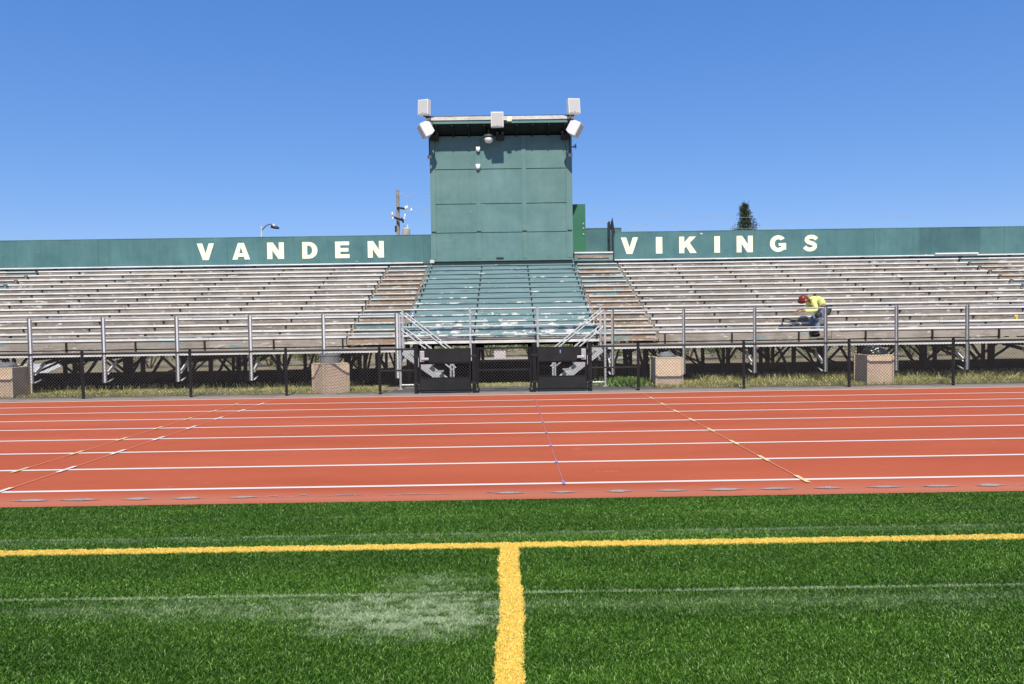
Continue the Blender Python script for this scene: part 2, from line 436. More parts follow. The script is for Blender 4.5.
sheet('path', -70, 70, T1, 16.55, .004, M['gravel'])
sheet('path', -2.9, 2.7, 16.55, 17.75, .006, M['asphalt'])
sheet('path', 2.7, 3.6, 16.55, 17.2, .006, M['asphalt'])
mb = MB()
mb.add([(-7,35.0,-.31),(9,35.0,-.31),(9,38.2,-.31),(-7,38.2,-.31)], [(0,1,2,3)])
tag(build(mb, 'pavement', M['concrete']), kind='structure')
mb = MB(); mb.add([(-34,30.6,-.305),(-20.6,30.6,-.305),(-25,39,-.305),(-40,39,-.305)], [(0,1,2,3)])
tag(build(mb, 'pavement', plain('bright white concrete', (.72,.7,.66), .9, var=.1)), kind='structure')

lanes = [7.06+1.0715*k for k in range(8)] + [15.66]
mb = MB()
for k, y in enumerate(lanes):
    hw = .032 if k < 8 else .035
    mb.add([(-70,y-hw,.008),(70,y-hw,.008),(70,y+hw,.008),(-70,y+hw,.008)], [(0,1,2,3)])
tag(build(mb, 'lane_line', M['white_line']), kind='structure')
def cross(x, mt, ml, off=0, hw=.026, ln=.17, lw=.008, first=0):
    mb = MB(); m2 = MB()
    for y in lanes[first:8]:
        mb.add([(x-hw,y-ln,.016),(x+hw,y-ln,.016),(x+hw,y+ln,.016),(x-hw,y+ln,.016)], [(0,1,2,3)])
    m2.add([(x-lw,lanes[first],.012),(x+lw,lanes[first],.012),(x+lw,lanes[7]+.9,.012),(x-lw,lanes[7]+.9,.012)], [(0,1,2,3)])
    tag(build(mb, 'track_marking', mt), kind='structure'); tag(build(m2, 'track_marking', ml), kind='structure')
cross(-5.28, M['white_line'], M['faint_line'])
cross(-5.83, M['yellow_tick'], M['faint_line'], first=1, hw=.024, ln=.14)
cross(3.03, M['yellow_tick'], M['faint_line'], hw=.024, ln=.16)
cross(.55, M['blue_tick'], M['purple_line'], hw=.016, ln=.08, lw=.004)
# silver smears where the inner kerb used to be glued down
mb = MB()
def smear(x, ln, wd, arch=.0):
    n = 14; top = []; bot = []
    for i in range(n+1):
        t = i/n; xx = x+(t-.5)*ln; bow = math.sin(math.pi*t)
        yy = 6.675+arch*bow+random.uniform(-.004,.004)
        top.append((xx, yy+wd*bow**1.5+.003, .012)); bot.append((xx, yy-(wd*.55*bow**1.5 if not arch else -wd*.3*bow)-.003, .012))
    base = len(mb.v); mb.v += bot+top
    for i in range(n): mb.f.append((base+i, base+i+1, base+n+1+i+1, base+n+1+i))
for k in range(-34, 35):
    x = k*.525+random.uniform(-.03,.03)
    if -2.3 < x < -.2: continue
    smear(x, random.uniform(.26,.44), random.uniform(.035,.06))
for x, l, wd, a in ((-2.34,.16,.02,.035),(-2.05,.14,.02,.05),(-1.62,.36,.016,.03),(-.9,.62,.02,.02),(-.2,.14,.02,.04)): smear(x, l, wd, a)
mb.add([(-30,6.672,.010),(30,6.672,.010),(30,6.677,.010),(-30,6.677,.010)], [(0,1,2,3)])
tag(build(mb, 'track_marking', M['silver']), kind='structure')

# turf pile
def in_lines(x, y):
    wob = .006*np.sin(x*31)+.005*np.sin(x*83+1)
    side = np.abs(y-5.12+wob) < .053
    wob2 = .010*np.sin(y*4.3)+.005*np.sin(y*29)
    yard = (np.abs(x+.012+wob2) < .067) & (y < 5.12)
    return side, yard
def blades_mesh(name, x, y, hgt, wid, lean, z0=0.):
    n = len(x); a = RNG.uniform(0, 2*np.pi, n); b = RNG.uniform(0, 2*np.pi, n)
    h = hgt*RNG.uniform(.55, 1.15, n); wd = wid*RNG.uniform(.6, 1.3, n); le = lean*RNG.uniform(.1, 1., n)
    dx, dy = np.cos(a)*wd/2, np.sin(a)*wd/2
    tx, ty = x+np.cos(b)*le*h, y+np.sin(b)*le*h
    P = np.zeros((n,4,3))
    P[:,0] = np.stack([x-dx, y-dy, np.full(n, z0)],1); P[:,1] = np.stack([x+dx, y+dy, np.full(n, z0)],1)
    P[:,2] = np.stack([tx+dx*.6, ty+dy*.6, z0+h],1); P[:,3] = np.stack([tx-dx*.6, ty-dy*.6, z0+h],1)
    return np_mesh(name, P.reshape(-1,3), 4, n)
N = 2000000
y = RNG.uniform(2.2, T0-.01, N); dens = np.clip(4.6/y, .75, 1.4)/1.4
x = RNG.uniform(-1, 1, N)*(7.0)
keep = (np.abs(x) < .82*y+1.1) & (RNG.uniform(0,1,N) < dens)
x, y = x[keep], y[keep]
s_, l_ = in_lines(x, y); g = ~(s_ | l_)
tag(link('grass', blades_mesh('grass', x[g], y[g], .0135, .0036, 1.7), M['blades']),
    'dense green artificial turf pile with chalky streaks', 'artificial turf', kind='stuff')
N = 190000
ys1 = RNG.uniform(5.05, 5.23, N); xs1 = RNG.uniform(-5.2, 5.2, N); s1, _ = in_lines(xs1, ys1)
tag(link('field_line', blades_mesh('field_line', xs1[s1], ys1[s1], .013, .0045, 1.6), M['yellow_blades']), kind='structure')
N = 75000
ys2 = RNG.uniform(2.3, 5.14, N); xs2 = RNG.uniform(-.11, .09, N); s2, l2 = in_lines(xs2, ys2); k2 = l2 & ~s2
tag(link('field_line', blades_mesh('field_line', xs2[k2], ys2[k2], .013, .0045, 1.6), M['yellow_blades']), kind='structure')
# strips of yellow under the pile so the lines read on beyond the modelled blades
sheet('field_line', -60, -5.2, 5.07, 5.17, .004, M['yellow_blades']); sheet('field_line', 5.2, 60, 5.07, 5.17, .004, M['yellow_blades'])
sheet('field_line', -.075, .055, -20, 2.3, .004, M['yellow_blades'])
sheet('field_line', -5.2, 5.2, 5.075, 5.165, .003, M['yellow_blades']); sheet('field_line', -.075, .055, 2.3, 5.07, .003, M['yellow_blades'])

# rough grass between the fence and the stand
def rough(n, x0, x1, y0, y1, h, tall=.0):
    x = RNG.uniform(x0, x1, n); y = RNG.uniform(y0, y1, n); c = np.sin(x*1.3+2)+np.sin(x*3.7)+np.sin(x*.6+y*2)
    k = RNG.uniform(-2.2, 3, n) < c+1.4; return x[k], y[k], h
parts = []
for (n, x0, x1, y0, y1, h) in ((30000,-18,-3.2,16.6,18.5,.055),(30000,3.6,18,16.6,18.7,.09),(4000,-1.2,1.1,17.75,18.5,.05),(7000,5,18,17.6,18.9,.19),(1600,-18,-4,17.8,18.8,.15)):
    x, y, h = rough(n, x0, x1, y0, y1, h)
    parts.append(blades_mesh('g', x, y, h, .013, 1.1))
vv = np.concatenate([np.array([v.co[:] for v in p.vertices]) for p in parts]); nf = sum(len(p.polygons) for p in parts)
tag(link('weeds', np_mesh('weeds', vv, 4, nf), M['dry_grass']), 'dry yellow green grass growing along the foot of the bleachers', 'grass', kind='stuff')
for p in parts: bpy.data.meshes.remove(p)
n = 700; a = RNG.normal(0, 1, (n,2)); x = 2.95+a[:,0]*.28; y = 17.55+a[:,1]*.18
wd = thing('weed_clump', 'bright green weed clump beside the right bleacher stair foot', 'weed', (2.95,17.55,0))
o = link('leaves', blades_mesh('leaves', x-2.95, y-17.55, .2, .03, .9), M['weed'], wd)

# ------------------------------------------------------------------ bleachers
NR = 14
def Yk(k): return 18.4+.51*(k-1)
def hk(k): return 1.359+.1847*(k-1)
DECK = 1.017

def frame_mb(x, back=True):
    """one sloped steel support frame of the stand at x"""
    m = MB(); c = .09
    for yy, k in ((18.75,1.6),(21.2,6.4),(24.9,13.7)):
        m.box(x-c/2, x+c/2, yy-c/2, yy+c/2, gz(yy)-.05, hk(k)-.33)
    m.bar((x,18.45,hk(1)-.32),(x,25.6,hk(15)-.3), .07, .14)
    m.bar((x,18.8,.02),(x,21.2,hk(6.4)-.5), .05, .07); m.bar((x,21.25,gz(21)),(x,24.9,hk(13.7)-.6), .05, .07)
    m.bar((x,24.85,gz(25)+.1),(x,21.25,hk(6.4)-.5), .05, .07)
    return m
def xbrace(m, xa, xb, y, z0, z1):
    m.bar((xa,y,z0),(xb,y,z1), .045, .045); m.bar((xa,y+.05,z1),(xb,y+.05,z0), .045, .045)

bracket_mesh = None
def bracket(parent, x, k, deck=False):
    global bracket_mesh
    if bracket_mesh is None:
        q = MB().box(-.024,.024,-.02,.03,-.055,0); me = bpy.data.meshes.new('bracket')
        me.from_pydata(q.v, [], q.f); me.update(); me.materials.append(M['dark']); bracket_mesh = me
    o = bpy.data.objects.new('bracket', bracket_mesh); COL.objects.link(o); o.parent = parent
    o.location = Vector((x, Yk(k)+.004, hk(k)-.057))-wloc(parent)
    if deck: o.scale = (.75,1,4.9)

def row_parts(root, x0, x1, k, seatm, riserm, frames, gap=None):
    y, h = Yk(k), hk(k)
    # the planks are butted: tiny height and depth steps where two lengths meet
    mb = MB(); xx = x0; j = 0
    rr = random.Random(int(abs(x0)*100)+k*7)
    while xx < x1-.01:
        e = min(x1, xx+rr.choice((3.62,4.27,4.88,5.4)))
        if x1-e < .9: e = x1
        dz = rr.uniform(-.004,.004); dy = rr.uniform(-.006,.006)
        mb.box(xx+.004, e-.004, y+dy, y+.25+dy, h-.047+dz, h+dz); xx = e
    s = build(mb, 'seat', seatm, root)
    zb = hk(k-1)-.25 if k > 1 else DECK+.075
    mb = MB()
    segs = [(x0,x1)] if not gap else [(x0,gap[0]),(gap[1],x1)]
    for a, b in segs: mb.box(a+.01, b-.01, y+.032, y+.056, zb, h-.052)
    build(mb, 'riser', riserm, root)
    if k > 1:
        build(MB().box(x0, x1, Yk(k-1)+.058, y+.03, zb, zb+.03), 'footboard', M['foot'], root)
    else:
        pass
    for fx in frames: bracket(s, fx, k, deck=(k == 1))

def guard(root, x0, x1, y, zt, zm, zb, xs_, mat, flange):
    """angle-iron posts, top rail and middle rail"""
    for px in xs_:
        m = MB()
        sgn = -1 if flange == 'r' else 1
        m.box(px-.018, px+.018, y-.036, y-.026, zb, zt)
        build(m, 'guard_post', M['galv_dull'] if flange else M['galv'], root)
        if flange:
            s2 = MB().box(px+.0185 if sgn < 0 else px-.048, (px+.06) if sgn < 0 else px-.0185, y-.03, y+.03, zb, zt-.01)
            build(s2, 'guard_post', M['post_face'] if flange == 'r' else M['galv'], root)
    build(MB().tube([(x0,y+.02,zt-.03),(x1,y+.02,zt-.03)], .02, 8), 'guard_rail', M['galv'], root)
    build(MB().tube([(x0,y+.02,zm),(x1,y+.02,zm)], .016, 8), 'guard_rail', M['galv'], root)

def side_section(name, label, x0, x1, posts, flange, gap=None):
    root = thing(name, label, 'bleacher', ((x0+x1)/2, 17.4, 0))
    of = .25 if flange == 'r' else -.25; fr = [p+of for p in posts if x0 < p+of < x1]
    for k in range(1, NR+1):
        row_parts(root, x0, x1, k, M['seat'], M['riser_deck'] if k == 1 else M['riser'], fr, gap if k == 1 else None)
    return root, fr

LP = [-2.85-1.85*k for k in range(10)]
RP = [2.66+1.805*k for k in range(10)]
wx = 8.41
left, lf = side_section('bleacher', 'bank of weathered grey bleacher rows left of the teal centre bank', -17.05, -4.35, LP, 'r')
right, rf = side_section('bleacher', 'bank of weathered grey bleacher rows on which the worker is bending', 4.05, 16.5, RP, 'l', gap=(wx-.3, wx+.3))
for root, (a, b), posts, fl, fr in ((left, (-20.5,-2.87), LP, 'r', lf), (right, (2.52,20.2), RP, 'l', rf)):
    # front walkway
    m = MB(); yy = 17.40
    for j in range(5): m.box(a, b, yy+j*.212, yy+j*.212+.2, DECK-.04, DECK)
    build(m, 'walkway', M['foot'], root)
    m = MB().box(a, b, 17.375, 17.397, DECK-.068, DECK+.002)
    build(m, 'walkway_edge', M['seat'], root)
    build(MB().box(a, b, 18.43, 18.445, DECK+.003, DECK+.045), 'kickboard', M['riser_deck'], root)
    guard(root, a, b, 17.36, 1.945, 1.43, .29, posts, M['galv'], fl)
    for px in posts:
        bx_ = px+.085*(1 if fl == 'r' else -1)
        m = MB()
        for dz in (0, .075): m.bar((bx_,17.40,.50+dz),(bx_,17.78,.745+dz), .035, .016)
        m.bar((bx_+.005,17.40,.535),(bx_+.005,17.78,.78), .006, .06)
        m.bar((bx_,17.40,.31),(bx_,17.62,.37), .035, .02)
        build(m, 'brace', M['seat'], root)
        m = MB().bar((bx_,17.79,.78),(bx_,18.5,1.2-.31), .04, .08).bar((px,17.4,DECK-.1),(px,18.7,DECK-.1), .06, .1)
        build(m, 'bearer', M['steel'], root)  # brace continues in dark steel: its shade under the walkway is painted in
    for fx in fr: build(frame_mb(fx), 'support_frame', M['steel'], root)
    m = MB()
    for i in range(0, len(fr)-1, 2):
        c_ = (fr[i]+fr[i+1])/2; m.box(c_-.06, c_+.06, 23.0, 23.1, -.2, hk(9)-.4); m.bar((c_,23.05,.3),(fr[i],25.,1.5), .07, .09)
        m.bar((fr[i]-.9,19.6,.75),(fr[i]+.6,24.,.95), .1, .22)
        xbrace(m, fr[i], fr[i+1], 21.25, .1, hk(6)-.6); xbrace(m, fr[i], fr[i+1], 24.95, .1, hk(12)-.6)
        m.bar((fr[i],18.8,.95),(fr[i+1],18.8,.15), .05, .05)
    m.bar((min(fr),24.95,1.2),(max(fr),24.95,1.2), .08, .1); m.bar((min(fr),21.3,.95),(max(fr),21.3,.95), .06, .08)
    build(m, 'cross_brace', M['steel'], root)
# slats leaning loose under the stand
# outer banks past the outer aisles
for nm, lab, a, b in (('bleacher','short run of bleacher rows at the far left end past the outer aisle',-22.5,-18.2),('bleacher','short run of bleacher rows at the far right end past the outer aisle',17.6,22.5)):
    rt_ = thing(nm, lab, 'bleacher', ((a+b)/2,17.4,0)); c = (a+b)/2
    for k in range(1, NR+1): row_parts(rt_, a, b, k, M['seat'], M['riser'], [c-.9, c+.9])
    for fx in (c-.9, c+.9): build(frame_mb(fx), 'support_frame', M['steel'], rt_)

def aisle(label, x0, x1, k0=1, k1=NR, riserm=None, top=None, half=False):
    rt_ = thing('aisle_steps', label, 'aisle steps', ((x0+x1)/2,18.3,0), group='stepped aisles between the bleacher banks')
    rr = random.Random(int(x0*31))
    for k in range(k0, k1+1):
        y, h = Yk(k)-.09, hk(k)-.012
        m = MB().box(x0+.02+rr.uniform(0,.06), x1-.02-rr.uniform(0,.06), y, y+.27, h-.036, h); build(m, 'tread', M['tread'], rt_)
        mat = riserm if riserm else (M['aisle_top'] if k >= NR-0 or rr.random() < .12 else M['aisle'])
        build(MB().box(x0+.01, x1-.01, y+.05, y+.075, hk(k-1)-.06, h-.04), 'riser', mat, rt_)
        build(MB().box(x0+.01, x1-.01, y+.078, y+.51+.045, hk(k)-.085, hk(k)-.06), 'step_board', M['foot'], rt_)
    for fx in (x0+.25, x1-.25): build(frame_mb(fx), 'support_frame', M['steel'], rt_)
    return rt_
al = aisle('stepped aisle of bare brown plywood left of the teal centre bank', -4.33, -2.85)
ar = aisle('stepped aisle of bare brown plywood right of the teal centre bank', 2.47, 4.03)
aisle('stepped aisle of worn brown plywood at the far left end of the rows', -18.18, -17.07)
aisle('stepped aisle of worn brown plywood at the far right end of the rows', 16.52, 17.58)
# landing at the top of the right-hand aisle
ytop = Yk(NR+1)
for k, mat in ((NR+1, M['aisle_top']), (NR+2, M['aisle_top'])):
    y, h = Yk(k)-.09, hk(k)+.02
    if k == NR+2: h = 4.2; y = 25.3
    build(MB().box(2.48, 3.9, y, y+(.3 if k == NR+1 else 2.6), h-.05, h), 'tread', M['tread'] if k > NR+1 else M['aisle_top'], ar)
    build(MB().box(2.48, 3.9, y+.05, y+.075, h-.32, h-.054), 'riser', mat, ar)
build(MB().box(2.6, 3.75, 25.31, 25.335, 3.98, 4.05), 'riser', M['aisle'], ar)
# top step of the left aisle
build(MB().box(-4.33, -2.87, Yk(NR)+.55, Yk(NR)+.575, 3.7, 3.92), 'riser', M['aisle_top'], al)

# teal centre bank
mid = thing('bleacher', 'centre bank of bleacher rows in peeling teal paint below the tall press box', 'bleacher', (-.19,18.5,0))
MX0, MX1 = -2.83, 2.45; MP = [-2.83, -1.02, .79, 2.48]
mf = [-2.75, -.93, .74, 2.38]
for k in range(1, NR+1):
    y, h = Yk(k), hk(k)
    xs_ = [MX0, -.93, .74, MX1]; mb = MB(); rr = random.Random(k)
    for a, b in zip(xs_, xs_[1:]):
        dz = rr.uniform(-.005,.005); mb.box(a+.003, b-.003, y-.02, y+.26, h-.035+dz, h+dz)
    s = build(mb, 'seat', M['teal_seat'], mid)
    mb = MB()
    for a, b in zip(xs_, xs_[1:]): mb.box(a+.001, b-.001, y+.008, y+.028, (hk(k-1)-.1 if k > 1 else 1.29), h-.04)
    build(mb, 'riser', M['teal_riser'], mid)
    if k > 1: build(MB().box(MX0+.01, MX1-.01, Yk(k-1)+.031, y+.006, hk(k-1)-.14, hk(k-1)-.104), 'footboard', M['foot'], mid)
    for fx in mf[:]: bracket(s, min(max(fx, MX0+.06), MX1-.06), k)
for j, (z0, z1, yy) in enumerate(((1.115,1.2,18.46),(1.225,1.275,18.58))):
    build(MB().box(MX0, MX1, yy, yy+.11 if j == 0 else yy+.05, z0, z1), 'front_board', M['white_board'], mid)
build(MB().box(MX0, MX1, 18.575, 18.95, 1.16, 1.2), 'footboard', M['white_board'], mid)
for fx in mf: build(frame_mb(fx), 'support_frame', M['steel'], mid)
for px in MP: build(MB().box(px-.028, px+.028, 18.39, 18.45, .72 if abs(px) < 2 else 1.0, 2.06), 'guard_post', M['galv'], mid)
build(MB().tube([(MP[0],18.42,2.035),(MP[-1],18.42,2.035)], .02), 'guard_rail', M['galv'], mid)
build(MB().tube([(MP[0],18.42,1.575),(MP[-1],18.42,1.575)], .017), 'guard_rail', M['galv'], mid)
m = MB(); m.bar((mf[0],24.95,1.3),(mf[3],24.95,1.3), .08, .1); m.bar((mf[0],21.3,1.0),(mf[3],21.3,1.0), .07, .09)
m.bar((mf[1],18.78,.62),(mf[2],18.78,.62), .05, .05)
build(m, 'cross_brace', M['steel'], mid)

# ------------------------------------------------------------------ stairs up from the gates
def stair(sx, xt, label):
    """aluminium stair; xt = top end at the walkway, sx = direction of descent"""
    rt_ = thing('bleacher_stair', label, 'stair', (xt+sx*.6,17.9,0), group='aluminium stairs up to the walkways')
    n = 5; run = 1.2/n; rise = DECK/(n+0)
    for j in range(n):
        x = xt+sx*(run*j); z = DECK-rise*(j+0)-.0
        a, b = sorted((x, x+sx*.27))
        if j > 0: build(MB().box(a, b, 17.5, 18.34, z-.035, z), 'tread', M['alu'], rt_)
        # bent tread carriers
        q = MB()
        for yy in (17.47, 18.35):
            p = [(x+sx*.02, z-.03), (x+sx*.27, z-.03), (x+sx*.10, z-rise*.95)]
            vs = [(px_, yy+d, pz_) for d in (0,.02) for px_, pz_ in p]
            q.add(vs, [(0,1,2),(5,4,3),(0,3,4,1),(1,4,5,2),(2,5,3,0)])
        build(q, 'tread_carrier', M['alu'], rt_)
    for yy in (17.45, 18.37):
        build(MB().bar((xt+sx*.02,yy,DECK-.08),(xt+sx*1.22,yy,.03), .03, .12), 'stringer', M['alu'], rt_)
        for dz, zz in ((0,1.95),(-.42,1.53)):
            build(MB().tube([(xt-sx*.02,yy-.03,zz),(xt+sx*1.3,yy-.03,zz-1.06)], .017), 'handrail', M['alu'], rt_)
        build(MB().tube([(xt+sx*1.24,yy-.03,.0),(xt+sx*1.24,yy-.03,1.0)], .024), 'newel_post', M['alu'], rt_)
    for yy in (17.2,):
        build(MB().tube([(xt-sx*.02,17.3,.02),(xt-sx*.02,17.3,1.9)], .028).box(xt-sx*.02-.07, xt-sx*.02+.07, 17.24, 17.36, .008, .022), 'newel_post', M['alu'], rt_)
        build(MB().tube([(xt-sx*.02,17.3,.12),(xt+sx*.5,17.3,.12)], .02), 'base_bar', M['alu'], rt_)
    return rt_
stair(1, -2.72, 'aluminium stair climbing left behind the left gate leaf')
stair(-1, 2.42, 'aluminium stair climbing right behind the right gate leaf')

# ------------------------------------------------------------------ parapet walls and letters
def arc(cx, cy, rx, ry, a0, a1, n=18):
    return [(cx+rx*math.cos(R(a0+(a1-a0)*i/n)), cy+ry*math.sin(R(a0+(a1-a0)*i/n))) for i in range(n+1)]
def ribbon(path, wd, taper=None):
    """closed outline of a stroke of width wd along path"""
    L_, R_ = [], []
    for i, p in enumerate(path):
        a = path[max(i-1,0)]; b = path[min(i+1,len(path)-1)]
        dx, dy = b[0]-a[0], b[1]-a[1]; d = math.hypot(dx, dy) or 1
        nx, ny = -dy/d*wd/2, dx/d*wd/2
        L_.append((p[0]+nx, p[1]+ny)); R_.append((p[0]-nx, p[1]-ny))
    return L_ + R_[::-1]
GLY = {   # (advance width, [outlines, each a list of loops: outer then holes])
 'V': [[[(0,1),(.33,1),(.53,.38),(.73,1),(1.05,1),(.70,0),(.35,0)]]],
 'A': [[[(0,0),(.31,0),(.36,.17),(.70,.17),(.75,0),(1.07,0),(.71,1),(.36,1)], [(.42,.38),(.64,.38),(.53,.74)]]],
 'N': [[[(0,0),(.29,0),(.29,.52),(.64,0),(.96,0),(.96,1),(.67,1),(.67,.48),(.33,1),(0,1)]]],
 'D': [[[(0,0)]+[(.40,0)]+arc(.40,.5,.52,.5,-90,90)[1:]+[(0,1)], [(.30,.22)]+[(.38,.22)]+arc(.38,.5,.22,.28,-90,90)[1:]+[(.30,.78)]]],
 'E': [[[(0,0),(.86,0),(.86,.23),(.31,.23),(.31,.39),(.80,.39),(.80,.61),(.31,.61),(.31,.77),(.85,.77),(.85,1),(0,1)]]],
 'I': [[[(0,0),(.33,0),(.33,1),(0,1)]]],
 'K': [[[(0,0),(.31,0),(.31,.27),(.42,.40),(.66,0),(1.06,0),(.64,.62),(1.02,1),(.62,1),(.31,.64),(.31,1),(0,1)]]],
 'G': [[arc(.5,.5,.5,.52,38,310,34)+[(.98,.12),(.98,.53),(.53,.53),(.53,.36),(.68,.36),(.68,.27)]+arc(.5,.5,.21,.27,300,45,24)]],
 'S': [[ribbon([(.80,.74),(.72,.83),(.60,.885),(.45,.89),(.31,.86),(.22,.77),(.21,.67),(.29,.575),(.45,.52),(.61,.465),(.70,.385),(.70,.27),(.62,.165),(.47,.115),(.31,.115),(.18,.175),(.09,.28)], .245)]],
}
def letter(ch, x0, x1, z0, z1, y, parent):
    wmax = max(p[0] for lp in GLY[ch] for p in lp[0]); wmin = min(p[0] for lp in GLY[ch] for p in lp[0])
    hmin = min(p[1] for lp in GLY[ch] for p in lp[0]); hmax = max(p[1] for lp in GLY[ch] for p in lp[0])
    f = lambda p: (x0+(p[0]-wmin)/(wmax-wmin)*(x1-x0), z0+(p[1]-hmin)/(hmax-hmin)*(z1-z0))
    m = MB()
    for loops in GLY[ch]:
        L2 = [[f(p) for p in lp] for lp in loops]
        tris = tessellate_polygon([[Vector((a,b,0)) for a, b in lp] for lp in L2])
        flat = [p for lp in L2 for p in lp]
        m.add([(a, y-.014, b) for a, b in flat], [])
        nb = len(m.v)-len(flat)
        for t in tris: m.f.append(tuple(nb+i for i in t))
        for lp in L2:
            n = len(lp); vs = [(a, y-.014, b) for a, b in lp]+[(a, y+.002, b) for a, b in lp]
            m.add(vs, [(i,(i+1)%n,n+(i+1)%n,n+i) for i in range(n)])
    o = build(m, 'letter', M['cream'], parent)
    return o
PY = 25.62; PB, PT = 3.93, 4.94
def parapet(label, a, b, word, seams):
    rt_ = thing('parapet_wall', label, 'wall', ((a+b)/2, PY, PB))
    xs_ = [a]+sorted(seams)+[b]; mb = MB()
    for i, (p, q) in enumerate(zip(xs_, xs_[1:])):
        d = .004*(i % 2); mb.box(p+.002, q-.002, PY+d, PY+.05, PB, PT-.003*(i % 3))
    build(mb, 'wall_panel', M['parapet'], rt_)
    build(MB().box(a, b, PY-.005, PY+.06, PT+.001, PT+.022), 'cap_strip', M['parapet'], rt_)
    m = MB()
    for i in range(int((b-a)/1.85)+1): x = a+.1+i*1.85; m.box(x-.05, x+.05, PY+.053, PY+.15, PB-.3, PT-.1)
    m.box(a, b, PY+.055, PY+.13, PB-.02, PB+.08)
    build(m, 'backing_post', M['steel'], rt_)
    for ch, x0, x1 in word: letter(ch, x0, x1, 4.13, 4.745, PY, rt_)
    return rt_
K = 25.6/685
def lx(p, base=507.3): return (p-base)*K
def wordpos(word, spans): return [(c, lx(a), lx(b)) for c, (a, b) in zip(word, spans)]
w1 = wordpos('VANDEN', [(199,216),(234,251.5),(268.7,285.3),(303.5,318.6),(336.2,350.4),(368.6,384.6)])
w2 = wordpos('VIKINGS', [(620.8,638),(655.8,662.2),(679,696.6),(714.2,719.8),(736.5,752.6),(769.8,786),(803,818)])
pl = parapet('long teal parapet wall with cream letters VANDEN above the left rows', -22.5, -2.83, w1, [-20.1,-17.66,-15.2,-12.8,-10.4,-7.9,-5.4])
pr = parapet('long teal parapet wall with cream letters VIKINGS above the right rows', 3.97, 22.5, w2, [6.4,8.84,11.3,13.7,16.1,18.6,21])
# white sill rails at the foot of the parapets
build(MB().box(-22.5, -3.1, PY-.28, PY-.02, PB-.055, PB-.015), 'sill_rail', M['seat'], pl)
build(MB().box(3.97, 22.5, PY-.28, PY-.02, PB-.055, PB-.015), 'sill_rail', M['seat'], pr)
build(MB().box(-22.5, -2.83, PY-.02, PY+.0, 3.6, PB-.06), 'base_board', M['parapet'], pl)
build(MB().box(3.97, 22.5, PY-.02, PY+.0, 3.6, PB-.06), 'base_board', M['parapet'], pr)
build(MB().box(15.8, 17.4, PY-.34, PY-.30, PB+.0, PB+.045), 'loose_board', M['white'], pr)

# ------------------------------------------------------------------ press box tower
TX0, TX1, TY = -2.79, 2.43, 25.48
TB, TS, TF = 3.9, at(500,135.4,TY).z, at(500,123,TY-.70).z       # base, soffit at wall, soffit at front edge
tw = thing('press_box', 'tall teal panelled press box tower above the centre bleacher rows', 'press box', ((TX0+TX1)/2, TY, 0))
m = MB().add([(x, y, z) for x in (TX0, TX1) for y, z in ((TY,3.2),(TY+1.8,3.2),(TY+1.8,TS-.49),(TY,TS-.012))],
    [(0,1,2,3),(7,6,5,4),(0,4,5,1),(1,5,6,2),(2,6,7,3),(3,7,4,0)])
build(m, 'wall', M['tower'], tw)
colx = [(TX0-.012,TX0+.17),(-1.12,-.95),(.58,.74),(TX1-.2,TX1+.012)]
for a, b in colx: build(MB().box(a, b, TY-.035, TY-.002, TB+.12, TS-.02), 'batten', M['tower_trim'], tw)
for z, hh in ((at(500,168.6,TY).z,.045),(at(500,203.2,TY).z,.05),(at(500,232,TY).z,.045)):
    m = MB()
    for a, b in ((TX0+.175,-1.125),(-.945,.575),(.745,TX1-.205)):
        m.box(a, b, TY-.026, TY-.003, z, z+hh)
    build(m, 'ledge', M['tower_trim'], tw)
build(MB().box(TX0-.03, TX1+.03, TY-.09, TY-.003, TB+.03, TB+.1), 'sill', M['tower_trim'], tw)
build(MB().box(TX0-.9, TX1+.02, TY-.2, TY-.095, TB-.085, TB-.035), 'sill', M['black_panel'], tw)
build(MB().box(TX0, TX1, TY-.06, TY-.004, TB-.3, TB-.088), 'base_board', M['tower_trim'], tw)
build(MB().box(-.4, -.13, TY-.12, TY-.05, TB+.105, TB+.15), 'door_stop', M['dark'], tw)
build(MB().box(TX0-.06, TX0+.1, TY-.12, TY-.093, TB-.02, TB+.1), 'corner_block', M['trim_white'], tw)
for x in (TX0+.1,-1.03,.66,TX1-.1): build(MB().box(x-.08, x+.08, TY-.06, TY-.037, at(500,232,TY).z+.005, at(500,232,TY).z+.04), 'flashing', M['dark'], tw)
OV = .70
rf_ = MB(); vs = []
x0, x1 = TX0-.03, TX1+.03
for (yy, zb, zt) in ((TY-OV,TF,TF+.27),(TY+1.9,TS-.49,TS-.2)):
    vs += [(x0,yy,zb),(x1,yy,zb),(x1,yy,zt),(x0,yy,zt)]
rf_.add(vs, [(0,1,2,3),(7,6,5,4),(0,4,5,1),(1,5,6,2),(2,6,7,3),(3,7,4,0)])
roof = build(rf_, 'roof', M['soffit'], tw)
build(MB().box(x0, x1, TY-OV-.025, TY-OV-.003, TF-.01, TF+.13), 'fascia', M['tower_trim'], roof)
fe = MB().box(x0-.02, x1+.02, TY-OV-.06, TY-OV-.028, TF+.105, TF+.23)
build(fe, 'gutter_edge', M['trim_white'], roof)
m = MB()
for i in range(9):
    x = TX0+.3+i*.58
    m.bar((x,TY-OV+.02,TF-.035),(x,TY-.01,TS-.02), .05, .09)
build(m, 'rafter', M['soffit'], roof)
# fittings under the soffit and on the wall: all lift off, so they are things
def px_at(px, Y, base=505.8): return (px-base)*Y/685

